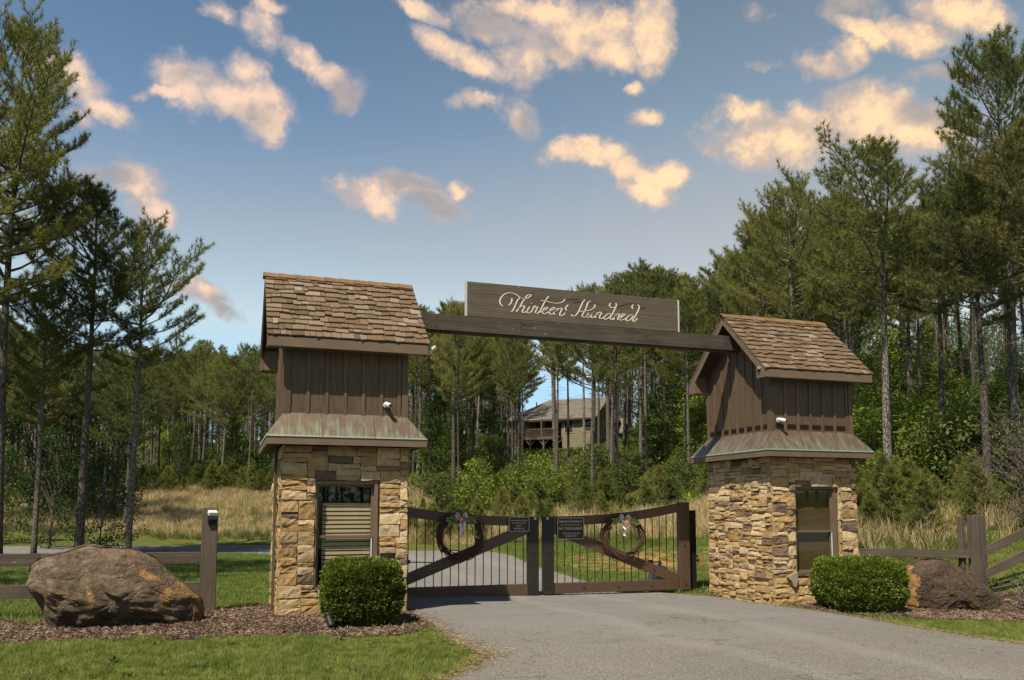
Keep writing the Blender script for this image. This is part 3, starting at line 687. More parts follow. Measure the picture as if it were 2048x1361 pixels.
    for fi, (org, rz, ln) in enumerate((((a0, b0), 0, W + 2 * OV), ((a0, b1), -math.pi / 2, DP + 2 * OV), ((a1, b0), math.pi / 2, DP + 2 * OV), ((a1, b1), math.pi, W + 2 * OV))):
        npan = {0: 3 if not fine else 4, 1: 5}.get(fi, 4)
        cuts = [0] + [ln * (k + r.uniform(-.06, .06)) / npan for k in range(1, npan)] + [ln]
        def clipx(x, s): return min(max(x, OV * s - .012), ln - OV * s + .012)
        for k in range(npan):
            c0, c1 = cuts[k] + (.0 if k == 0 else .002), cuts[k + 1] - (0 if k == npan - 1 else .002)
            lo0 = -.012 if k == 0 else c0; lo1 = ln + .012 if k == npan - 1 else c1
            nS = 6; vs = []; fs = []
            for q in range(nS + 1):
                s = q / nS; L_, R_ = clipx(lo0, s), clipx(lo1, s)
                if k == 0: L_ = OV * s - .012 * (1 - s)
                if k == npan - 1: R_ = ln - OV * s + .012 * (1 - s)
                vs += [(L_, s * sl - .012 * (1 - s), .006), (R_, s * sl - .012 * (1 - s), .006)]
            for q in range(nS): fs.append((2 * q, 2 * q + 1, 2 * q + 3, 2 * q + 2))
            n0 = len(vs); vs += [(vs[0][0], vs[0][1], -.016), (vs[1][0], vs[1][1], -.016)]; fs.append((n0, n0 + 1, 1, 0))
            pm = MB().add(vs, fs)
            if k < npan - 1:
                pm.add([(cuts[k + 1] - .008, 0, .006), (cuts[k + 1] + .008, 0, .006), (clipx(cuts[k + 1], 1) + .008, sl, .006), (clipx(cuts[k + 1], 1) - .008, sl, .006),
                        (cuts[k + 1], 0, .022), (clipx(cuts[k + 1], 1), sl, .022)], [(0, 4, 5, 3), (4, 1, 2, 5), (0, 1, 4), (2, 3, 5)])
            pm.build('copper_panel', M['copper'], skirt, (org[0], org[1], ZS), (ang, 0, rz))
            skirt.children[-1].rotation_mode = 'XYZ'
    # housing with board and batten
    zw = 4.36
    hs = MB(); apex_in = lambda y: ZE - .06 + (y - YE) / (YR - YE) * (ZR - ZE) if y <= YR else ZE - .06 + (DP - YE - y) / (YR - YE) * (ZR - ZE)
    hs.prism([(.0, ZD - .05), (DP, ZD - .05), (DP, apex_in(DP)), (YR, apex_in(YR)), (.0, apex_in(0))], 'x', 0, W)
    house = hs.build('housing', M['brown'], T)
    bt = .018
    xs = [.045 + k * (W - .09) / 6.25 for k in range(7)]
    for x in xs[1:] :
        MB().box(x - .025, x + .025, -bt, 0, ZD - .04, 4.0).build('batten', M['brown'], house)
        MB().box(x - .025, x + .025, DP, DP + bt, ZD - .04, 4.0).build('batten', M['brown'], house)
    for k in range(1, 8):
        y = .0 + k * DP / 8
        for sx in (0, 1):
            MB().box(-bt if not sx else W, 0 if not sx else W + bt, y - .025, y + .025, ZD - .04, apex_in(y) - .01).build('batten', M['brown'], house)
    for cx_, cy_ in ((0, 0), (1, 0), (0, 1), (1, 1)):
        X0 = -.022 if not cx_ else W - .07; X1 = .07 if not cx_ else W + .022
        Y0 = -.022 if not cy_ else DP + .002; Y1 = -.002 if not cy_ else DP + .022
        c_ = MB().box(X0, X1, Y0, Y1, ZD - .04, 4.06)
        ya, yb = (-.002, .075) if not cy_ else (DP - .075, DP + .002)
        c_.box(-.022 if not cx_ else W, 0 if not cx_ else W + .022, ya, yb, ZD - .04, 4.06)
        c_.build('corner_board', M['brown'], house)
    # louvre vents low between the battens
    if fine:
        ed = [.07] + xs[1:] + [W - .06]
        for k in range(len(ed) - 1):
            if ed[k + 1] - ed[k] < .12: continue
            vm = MB(); x_0, x_1 = ed[k] + .04, ed[k + 1] - .04
            for q in range(5): vm.add([(x_0, -.003, 3.085 + q * .016), (x_1, -.003, 3.085 + q * .016), (x_1, -.012, 3.079 + q * .016), (x_0, -.012, 3.079 + q * .016)], [(0, 3, 2, 1), (0, 1, 2, 3)])
            vm.box(x_0, x_1, -.002, -.001, 3.07, 3.16)
            vm.build('louvre_vent', M['vent'], house)
        for k in range(8):
            y_0, y_1 = k * DP / 8 + .045, (k + 1) * DP / 8 - .045
            if k == 0: y_0 += .03
            vm = MB()
            for q in range(5): vm.add([(-.003, y_0, 3.085 + q * .016), (-.003, y_1, 3.085 + q * .016), (-.012, y_1, 3.079 + q * .016), (-.012, y_0, 3.079 + q * .016)], [(0, 3, 2, 1), (0, 1, 2, 3)])
            vm.box(-.002, -.001, y_0, y_1, 3.07, 3.16)
            vm.build('louvre_vent', M['vent'], house)
    else:
        MB().box(.07, W - .07, -.006, -.001, ZD - .02, ZD + .10).build('apron_board', M['brown'], house)
    # roof: deck, boxed eaves, rake boards, shingles
    rf = MB(); t_ = .045
    def roofz(y): return ZE + (y - YE) / (YR - YE) * (ZR - ZE) if y <= YR else ZE + (DP - YE - y) / (YR - YE) * (ZR - ZE)
    rf.prism([(YE, ZE - t_), (YR, ZR - t_), (DP - YE, ZE - t_), (DP - YE, ZE), (YR, ZR), (YE, ZE)], 'x', -RO, W + RO)
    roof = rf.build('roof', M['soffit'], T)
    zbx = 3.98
    for (ya, yb) in ((YE, -.025), (DP - YE, DP + .025)):
        eb = MB(); zt0 = roofz(ya) - t_ - .002; zt1 = roofz(yb) - t_ - .002
        eb.prism([(ya, zbx), (yb, zbx), (yb, zt1), (ya, zt0)], 'x', -RO + .03, W + RO - .03)
        eb.build('boxed_eave', M['brown_trim'], roof)
        fy = (YE - .022, YE - .002) if ya < 0 else (DP - YE + .002, DP - YE + .022)
        MB().box(-RO - .004, W + RO + .004, fy[0], fy[1], zbx - .012, ZE - .022).build('fascia', M['brown_trim'], roof)
    for sx in (0, 1):
        xa, xb = (-RO - .022, -RO - .002) if not sx else (W + RO + .002, W + RO + .022)
        for back_ in (0, 1):
            f = (lambda y: y) if not back_ else (lambda y: DP - y)
            rb = MB()
            yc = -.02
            rb.prism([(f(YE), zbx - .012), (f(yc), zbx - .012), (f(yc), roofz(yc) - .17), (f(YR), ZR - .17), (f(YR), ZR - .012), (f(YE), ZE - .012)], 'x', xa, xb)
            rb.build('rake_board', M['brown_trim'], roof)
            xi = (-RO, -RO + .028) if not sx else (W + RO - .028, W + RO)
            MB().prism([(f(YE + .002), zbx), (f(yc), zbx), (f(yc), roofz(yc) - t_ - .004), (f(YE + .002), ZE - t_ - .004)], 'x', *xi).build('eave_return', M['brown_trim'], roof)
    # shingles
    rows = 12; exp = SLEN / rows
    protos = []
    for k in range(10):
        L_, tb, tt = .27, r.uniform(.016, .030), .004; sk_ = r.uniform(-.016, .016)
        m_ = MB(); m_.add([(-.5, sk_, 0), (.5, -sk_, 0), (.5, L_, 0), (-.5, L_, 0), (-.5, sk_, tb), (-.17, r.uniform(-.004, .004), tb * 1.05), (.17, r.uniform(-.004, .004), tb), (.5, -sk_, tb), (.5, L_, tt), (-.5, L_, tt)],
                          [(3, 2, 1, 0), (4, 5, 6, 7, 8, 9), (0, 1, 7, 6, 5, 4), (1, 2, 8, 7), (3, 0, 4, 9)])
        protos.append(m_.mesh('shingle', M['shingle']))
    far_side = MB()
    for side_ in (0, 1):
        for i in range(rows):
            x = -RO - .035 + (0 if i % 2 else -.0)
            while x < W + RO + .03:
                w_ = r.choice((.085, .11, .13, .15, .17, .20, .24)); 
                if x + w_ > W + RO + .0: w_ = max(.06, W + RO + .035 - x)
                s = i * exp + r.uniform(-.034, .030) * (i > 0) + r.uniform(-.028, -.012) * (i == 0); sy_ = min(1.0, (SLEN + .01 - s) / .27)
                yy = YE + s * math.cos(SL) - .010 * math.sin(SL) ; zz = ZE + s * math.sin(SL) + .010 * math.cos(SL)
                cx_ = x + w_ / 2
                if side_ == 0:
                    o = link('shingle', r.choice(protos), roof, (cx_, yy, zz + .004), (SL - R(5.2) + R(r.uniform(-1.0, 1.2)), R(r.uniform(-.8, .8)), R(r.uniform(-1.2, 1.2))), (w_ - .008, sy_, 1))
                else:
                    rm_ = Matrix.Rotation(math.pi, 3, 'Z') @ Matrix.Rotation(SL - R(4.6), 3, 'X')
                    me_ = r.choice(protos)
                    far_side.add([rm_ @ Vector((v.co.x * (w_ - .008), v.co.y * sy_, v.co.z)) + Vector((cx_, DP - yy, zz + .004)) for v in me_.vertices], [tuple(p.vertices) for p in me_.polygons])
                x += w_
    tag(far_side.build('rear_slope_shingles', M['shingle'], roof), kind='stuff')
    nc = 10; cl = (W + 2 * RO + .06) / nc
    for k in range(nc):
        xa = -RO - .03 + k * cl; m_ = MB(); wd = .125; lift = .03; up_ = .012
        for sg in (-1, 1):
            yo = sg * wd * math.cos(SL); zo = -wd * math.sin(SL)
            n_ = Vector((0, sg * math.sin(SL), math.cos(SL))) * .016
            ps = [Vector((xa - .03, YR, ZR + lift + up_)), Vector((xa + cl, YR, ZR + lift)), Vector((xa + cl, YR + yo, ZR + lift + zo)), Vector((xa - .03, YR + yo, ZR + lift + zo + up_))]
            vs = ps + [p + n_ for p in ps]; fs = [(0, 1, 2, 3), (7, 6, 5, 4), (0, 4, 5, 1), (1, 5, 6, 2), (2, 6, 7, 3), (3, 7, 4, 0)]
            if sg < 0: fs = [tuple(reversed(f)) for f in fs]
            m_.add(vs, fs)
        m_.build('ridge_cap', M['ridge'], roof)
    return T

tower_l = build_tower(.858, 12.897, -.02, 'stone and timber gate tower left of the driveway, blinds in its half-hidden window', 3, False)
tower_r = build_tower(9.511, 13.027, -.17, 'stone and brown timber gate tower right of the driveway with vents low in its siding', 5, True)
# a timber-boxed conduit up the side of the left tower, and a pale wedge stone set beside the right tower's sill
MB().box(-.10, -.062, .62, .74, -.05, ZF).build('boxed_conduit', M['brown'], tower_l)
ws = MB().prism([(.20, .36), (.42, .44), (.43, .28), (.39, .17), (.34, .18), (.30, .28)], 'y', -.10, -.055)
ws_o = ws.build('stone', simple('pale_wedge_stone', (.42, .37, .27), .9, .2, 12, .6), tower_r); ws_o['label'] = 'pale grey wedge-shaped stone standing proud beside the sill'

# ------------------------------------------------------------------ beam and name board
bm_ = thing('overhead_beam', 'long weathered grey timber beam spanning the driveway between both towers', 'beam', (0, 0, 0))
by = 13.97
segs = [(2.60, 4.96), (4.965, 7.42), (7.425, 9.50)]
for a, b in segs:
    MB().bbox(a, b, by - .045, by - .0, 4.66, 4.94, .005).build('face_plank', M['beam'], bm_)
    MB().bbox(a, b, by + .11, by + .155, 4.66, 4.94, .005).build('face_plank', M['beam'], bm_)
MB().box(2.60, 9.50, by + .001, by + .109, 4.63, 4.93).build('core_timber', M['beam'], bm_)
for x in (3.4, 5.0, 5.9, 7.3, 8.7):
    for z in (4.72, 4.88): MB().tube([(x, by - .052, z), (x, by - .04, z)], .012, 6).build('bolt', M['bolt'], bm_)

STROKES = [[(-1.265,0.059),(-1.267,0.006),(-1.299,-0.05),(-1.333,-0.076)],[(-1.436,-0.098),(-1.477,-0.064),(-1.491,-0.012),(-1.473,0.042),(-1.43,0.099),(-1.375,0.136),(-1.306,0.155),(-1.237,0.152),(-1.182,0.133),(-1.126,0.097),(-1.071,0.075),(-1.029,0.065),(-0.973,0.083),(-0.917,0.121),(-0.903,0.145),(-0.931,0.151),(-0.973,0.134),(-1.015,0.086)],[(-1.057,0.076),(-1.105,0.082),(-1.154,0.035),(-1.182,-0.021),(-1.223,-0.117),(-1.258,-0.173),(-1.285,-0.184)],[(-1.012,0.073),(-1.071,-0.005),(-1.112,-0.082),(-1.154,-0.145),(-1.189,-0.181)],[(-1.133,-0.116),(-1.085,-0.073),(-1.043,-0.059),(-1.026,-0.071),(-1.043,-0.116),(-1.068,-0.158),(-1.054,-0.184),(-1.015,-0.174),(-0.973,-0.141)],[(-0.924,-0.063),(-0.959,-0.116),(-0.98,-0.165),(-0.959,-0.186),(-0.917,-0.173),(-0.875,-0.123)],[(-0.893,0.004),(-0.889,-0.006)],[(-0.875,-0.123),(-0.847,-0.067),(-0.826,-0.042),(-0.812,-0.065),(-0.774,-0.059),(-0.798,-0.11),(-0.819,-0.166),(-0.791,-0.181)],[(-0.556,0.158),(-0.606,0.093),(-0.649,0.022),(-0.692,-0.062),(-0.728,-0.125),(-0.763,-0.168),(-0.791,-0.184),(-0.819,-0.172)],[(-0.72,0.057),(-0.663,0.066),(-0.607,0.059),(-0.536,0.045),(-0.464,0.037),(-0.378,0.04),(-0.306,0.063),(-0.256,0.101),(-0.241,0.123)],[(-0.735,-0.159),(-0.678,-0.124),(-0.607,-0.089),(-0.579,-0.06),(-0.6,-0.051),(-0.65,-0.079),(-0.681,-0.135),(-0.664,-0.174),(-0.622,-0.171),(-0.55,-0.122),(-0.479,-0.086),(-0.443,-0.056),(-0.465,-0.044),(-0.515,-0.075),(-0.548,-0.131),(-0.534,-0.171),(-0.494,-0.17),(-0.444,-0.13),(-0.408,-0.087)],[(-0.393,-0.059),(-0.422,-0.115),(-0.451,-0.178)],[(-0.444,-0.154),(-0.393,-0.086),(-0.35,-0.055),(-0.307,-0.049),(-0.315,-0.093),(-0.344,-0.149),(-0.337,-0.183),(-0.293,-0.18),(-0.236,-0.128)],[(-0.177,0.026),(-0.221,-0.018),(-0.228,-0.059),(-0.207,-0.085)],[(0.159,0.149),(0.115,0.104),(0.077,0.019),(0.026,-0.081),(-0.019,-0.145),(-0.062,-0.173),(-0.106,-0.172),(-0.113,-0.146)],[(0.276,0.131),(0.217,0.099),(0.18,-0.0),(0.135,-0.086),(0.098,-0.143),(0.112,-0.176),(0.164,-0.172),(0.208,-0.135),(0.245,-0.07)],[(0.04,-0.079),(0.157,-0.064),(0.26,-0.035),(0.334,0.012),(0.357,0.055),(0.342,0.074)],[(0.245,-0.07),(0.204,-0.122),(0.183,-0.164),(0.208,-0.179),(0.259,-0.152),(0.334,-0.064)],[(0.337,-0.059),(0.292,-0.129),(0.281,-0.17),(0.318,-0.175),(0.37,-0.13)],[(0.408,-0.072),(0.385,-0.122),(0.362,-0.178)],[(0.374,-0.15),(0.422,-0.08),(0.467,-0.06),(0.485,-0.08),(0.451,-0.137),(0.451,-0.178),(0.495,-0.175),(0.548,-0.137)],[(0.683,-0.069),(0.616,-0.083),(0.555,-0.136),(0.54,-0.179),(0.577,-0.187),(0.645,-0.143),(0.69,-0.085)],[(0.78,0.137),(0.793,0.096),(0.767,0.032),(0.705,-0.084),(0.663,-0.156),(0.689,-0.181),(0.742,-0.143)],[(0.678,0.129),(0.652,0.092),(0.669,0.052),(0.707,0.041),(0.775,0.063)],[(0.788,-0.07),(0.753,-0.135),(0.727,-0.193)],[(0.75,-0.142),(0.803,-0.073),(0.856,-0.069),(0.828,-0.13),(0.813,-0.17),(0.847,-0.177)],[(0.847,-0.177),(0.885,-0.132),(0.943,-0.086),(0.969,-0.064),(0.939,-0.055),(0.889,-0.097),(0.862,-0.155),(0.888,-0.181),(0.953,-0.155),(0.999,-0.124)],[(1.137,-0.062),(1.068,-0.07),(1.007,-0.123),(0.991,-0.173),(1.021,-0.185),(1.082,-0.153),(1.144,-0.078)],[(1.242,0.142),(1.269,0.099),(1.237,0.013),(1.175,-0.09),(1.128,-0.163),(1.15,-0.187),(1.204,-0.15),(1.22,-0.114)],[(1.147,0.138),(1.116,0.094),(1.131,0.049)]]
DARK = [[(-0.256,0.088),(-0.176,0.124),(-0.06,0.147),(0.042,0.142)],[(-0.09,0.071),(0.041,0.098),(0.137,0.126)],[(0.79,0.054),(0.934,0.112),(1.086,0.148),(1.185,0.137)],[(1.269,0.057),(1.389,0.106)]]

sg = thing('name_board', 'wide weathered board sign with cream script lettering standing on the overhead beam', 'sign', (6.05, 13.96, 4.943))
for k in range(3):
    z0 = .005 + k * .205
    MB().bbox(-2.09, 2.09, -.028, .028, z0, z0 + .2035, .0025).build('plank', M['board'], sg)
for sx in (-1, 1): MB().box(sx * 2.105 - .014, sx * 2.105 + .014, -.032, .032, .003, .625).build('end_trim', M['grey'], sg)
def cr(pts, n=8):
    P = [Vector((p[0], 0, p[1])) for p in pts]
    if len(P) == 2: return [P[0].lerp(P[1], i / 3) for i in range(4)]
    P = [2 * P[0] - P[1]] + P + [2 * P[-1] - P[-2]]; out = []
    for i in range(1, len(P) - 2):
        for k in range(n):
            t = k / n; p0, p1, p2, p3 = P[i - 1:i + 3]
            out.append(.5 * ((2 * p1) + (-p0 + p2) * t + (2 * p0 - 5 * p1 + 4 * p2 - p3) * t * t + (-p0 + 3 * p1 - 3 * p2 + p3) * t ** 3))
    return out + [P[-2]]
def stroke(mb, pts, wmax, wmin, y):
    L = cr(pts); n = len(L)
    base = len(mb.v); vs = []
    for i, p in enumerate(L):
        d = (L[min(i + 1, n - 1)] - L[max(i - 1, 0)]); d = d.normalized() if d.length > 0 else Vector((1, 0, 0))
        down = abs(d.z) ** 1.5
        w_ = (wmin + (wmax - wmin) * down) * (.55 if i in (0, n - 1) else 1)
        nn = Vector((-d.z, 0, d.x)) * w_ / 2
        vs += [p + nn + Vector((0, y, .322)), p - nn + Vector((0, y, .322)), p + nn + Vector((0, y + .005, .322)), p - nn + Vector((0, y + .005, .322))]
    fs = []
    for i in range(n - 1):
        a, b = 4 * i, 4 * i + 4
        fs += [(a, b, b + 1, a + 1), (a, a + 2, b + 2, b), (a + 1, b + 1, b + 3, a + 3)]
    mb.add(vs, fs)
m_ = MB()
for s_ in STROKES: stroke(m_, s_, .025, .009, -.033)
m_.build('lettering', M['letter'], sg)
m_ = MB()
for s_ in DARK: stroke(m_, s_, .014, .010, -.0315)
m_.build('unpainted_flourish', M['dark_letter'], sg)

# ------------------------------------------------------------------ gate leaves
GY_ = 15.35
gate_objs0 = set(bpy.data.objects)
def topz(d): return 1.435 + .0185 * abs(d) ** 2.4
def gate_leaf(sgn, label):
    cx = 5.855
    G = thing('gate_leaf', label, 'gate', (cx, GY_, -.06), 0, 'pair of swinging driveway gate leaves')
    z = .06
    X = lambda d: sgn * d
    def bx(d0, d1, *a, **k): 
        m_ = MB(); x0, x1 = sorted((X(d0), X(d1))); return m_.bbox(x0, x1, *a, **k)
    bx(.05, .265, -.06, .06, 0 + .0, topz(.1) + z, .006).build('meeting_stile', M['meet'], G)
    bx(3.03, 3.27, -.06, .06, 0, topz(3.1) + z + .005, .006).build('hinge_stile', M['gate'], G)
    bx(.267, 3.028, -.035, .035, .005, .21, .006).build('bottom_rail', M['gate'], G)
    tr = MB(); N = 24; top = []; bot = []
    for i in range(N + 1):
        d = .267 + (3.028 - .267) * i / N; top.append((X(d), topz(d) + z)); bot.append((X(d), topz(d) + z - .18))
    for i in range(N): tr.prism([bot[i], bot[i + 1], top[i + 1], top[i]] if sgn > 0 else [bot[i + 1], bot[i], top[i], top[i + 1]], 'y', -.035, .035)
    tr.build('top_rail', M['gate'], G)
    b0, b1 = (.266, 1.315 + z), (3.03, .245 + z)
    pl = [(X(b0[0]), b0[1] - .215), (X(b0[0]), b0[1]), (X(3.03), .245 + z), (X(3.03), .212), (X(2.72), .212)]
    MB().prism(pl, 'y', -.033, .030).build('diagonal_brace', M['gate'], G)
    d = .35
    while d < 3.0:
        MB().tube([(X(d), .0, .19), (X(d), .0, topz(d) + z - .16)], .0095, 6).build('bar', M['gate_bar'], G); d += .1605
    for (d, zz, y) in [(.16, .16, -.06), (.16, .82, -.06), (.16, 1.47, -.06), (3.15, .12, -.06), (3.15, .9, -.06), (3.15, 1.6, -.06)] + [(q, .11, -.035) for q in (.9, 1.65, 2.4)] + [(q, 1.315 + z - .108 - (q - .266) * .387, -.033) for q in (.8, 2.45)]:
        MB().tube([(X(d), y - .016, zz), (X(d), y, zz)], .019, 6).build('bolt', M['bolt'], G)
    MB().tube([(X(.13), -.066, 1.46), (X(.13), -.060, 1.46)], .030, 14).build('reflector', M['grey'], G)
    return G
gate_l = gate_leaf(-1, 'left leaf of the brown driveway gate, crossed by a brace rising to the middle')
gate_r = gate_leaf(1, 'right leaf of the brown driveway gate, whole to its hinge stile')
for x, lab in ((9.19, 'dark square steel post at the right hinge of the gate'), (2.30, 'dark square steel post behind the left tower')):
    g = thing('gate_post', lab, 'post', (x, GY_ + .12, tz(x, 15.4) - .1), 0, 'gate hinge posts')
    MB().bbox(-.02, .15, -.07, .10, 0, 1.80, .006).build('shaft', M['gate_bar'], g)
    MB().box(-.03, .16, -.08, .11, 1.80, 1.815).build('cap', M['gate_bar'], g)
    for zz in (.35, 1.35): MB().tube([(-.045, -.08, zz), (-.045, -.08, zz + .1)], .02, 8).build('hinge', M['bolt'], g)
k = thing('latch_keeper', 'small dark steel latch bracket on the far side of the right gate post', 'latch', (9.36, 15.5, .5))
MB().box(0, .10, -.01, .01, .0, .03).build('arm', M['bolt'], k); MB().box(.02, .07, -.02, .02, .06, .13).build('keeper_box', M['grey'], k); MB().tube([(.07, 0, -.08), (.07, 0, .08)], .009, 6).build('pin', M['bolt'], k)
k = thing('stop_block', 'small black stop block on the ground behind the right gate post', 'block', (9.42, 15.36, tz(9.4, 15.3)))
MB().bbox(-.03, .06, -.05, .05, -.02, .12, .008).build('block_body', M['black'], k)

# swing-gate openers behind the leaves
for sgn, lab in ((1, 'grey domed gate opener box with a long black arm behind the right gate leaf'), (-1, 'gate opener with a black arm behind the left gate leaf')):
    x = 8.75 if sgn > 0 else 2.96
    k = thing('gate_opener', lab, 'gate opener', (x, 15.95, tz(x, 15.95)), 0, 'gate openers')
    d_ = MB(); ring = [(.19, .02), (.19, .32), (.165, .44), (.11, .52), (.04, .55)]
    vs = []; n = 12
    for rr, zz in ring: vs += [(rr * 1.15 * math.copysign(abs(math.cos(t)) ** .6, math.cos(t)), rr * math.copysign(abs(math.sin(t)) ** .6, math.sin(t)), zz) for t in [2 * math.pi * q / n for q in range(n)]]
    fs = [tuple(i * n + a_ for a_ in ((q), (q + 1) % n)) + tuple((i + 1) * n + a_ for a_ in ((q + 1) % n, q)) for i in range(4) for q in range(n)] + [tuple(range(4 * n, 5 * n))]
    d_.add(vs, fs); d_.build('cover', M['grey'], k, smooth=True)
    MB().box(-.24, .24, -.22, .22, -.05, .02).build('base_pad', M['room'], k)
    MB().tube([(0, 0, .50), (0, -.08, .60)], .03, 8).build('shaft', M['bolt'], k)
    MB().tube([(0, -.10, .62), (-sgn * .35, -.3, .62)], .014, 6).build('arm', M['gate_bar'], k)
    MB().tube([(-sgn * .35, -.3, .63), (-sgn * .95, -.53, .62)], .011, 6).build('arm', M['gate_bar'], k)
    MB().box(-sgn * .35 - .05, -sgn * .35 + .05, -.33, -.27, .60, .67).build('elbow_joint', M['bolt'], k)

# ------------------------------------------------------------------ plaques on the gate
def text_mesh(s, size, x, z, y, sx=1.0):
    cu = bpy.data.curves.new('lettering', 'FONT'); cu.body = s; cu.size = size; cu.align_x = 'CENTER'; cu.align_y = 'CENTER'; cu.extrude = .0012; cu.offset = size * .012
    o = bpy.data.objects.new('lettering', cu); S.collection.objects.link(o)
    dg = bpy.context.evaluated_depsgraph_get(); me = bpy.data.meshes.new_from_object(o.evaluated_get(dg))
    bpy.data.objects.remove(o)
    me.transform(Matrix.Translation((x, y, z)) @ Matrix.Rotation(R(90), 4, 'X') @ Matrix.Diagonal((sx, 1, 1, 1)))
    return me
def plaque(name, label, x0, x1, z0, z1, lines):
    P = thing(name, label, 'sign', ((x0 + x1) / 2, GY_ - .072, (z0 + z1) / 2)); w_, h_ = x1 - x0, z1 - z0
    def rr(w, h, r_, n=5):
        return [(sx * (w / 2 - r_) + r_ * math.cos(a), sz * (h / 2 - r_) + r_ * math.sin(a)) for sx, sz, a0 in ((1, 1, 0), (-1, 1, 90), (-1, -1, 180), (1, -1, 270)) for a in [R(a0 + 90 * q / n) for q in range(n + 1)]]
    MB().prism(rr(w_, h_, .03), 'y', .0, .008).build('plate', M['plaque'], P)
    o_, i_ = rr(w_, h_, .03), rr(w_ - .022, h_ - .022, .022); n = len(o_)
    vs = [(p[0], -.004, p[1]) for p in o_] + [(p[0], -.004, p[1]) for p in i_] + [(p[0], .0, p[1]) for p in o_] + [(p[0], .0, p[1]) for p in i_]
    fs = []
    for q in range(n):
        r_ = (q + 1) % n; fs += [(q, n + q, n + r_, r_), (2 * n + q, q, r_, 2 * n + r_), (n + q, 3 * n + q, 3 * n + r_, n + r_)]
    MB().add(vs, fs).build('raised_border', M['plaque_text'], P)
    for (s, size, z, sx) in lines:
        me = text_mesh(s, size, 0, z, -.001, sx); me.materials.clear(); me.materials.append(M['plaque_text']); link('lettering', me, P)
    for z in (h_ / 2 - .028, -h_ / 2 + .028): MB().tube([(0, -.006, z), (0, 0, z)], .006, 8).build('screw', M['grey'], P)
plaque('reporting_sign', 'small brown plaque with pale lettering on the left gate leaf', 5.185, 5.605, 1.150, 1.432,
       [('Report Suspicious Activity', .040, .072, .80), ('to Thirteen Hundred', .040, .022, .80), ('Security', .040, -.028, .80), ('706-402-0331', .045, -.085, .90)])
plaque('no_trespassing_sign', 'larger brown PRIVATE PROPERTY plaque on the right gate leaf', 6.186, 6.748, .993, 1.410,
       [('PRIVATE PROPERTY', .060, .130, .93), ('AREA UNDER VIDEO SURVEILLANCE', .027, .068, .98), ('NO TRESPASSING', .070, -.004, .90), ('VIOLATORS WILL BE', .044, -.098, .90), ('PROSECUTED', .044, -.150, .90)])

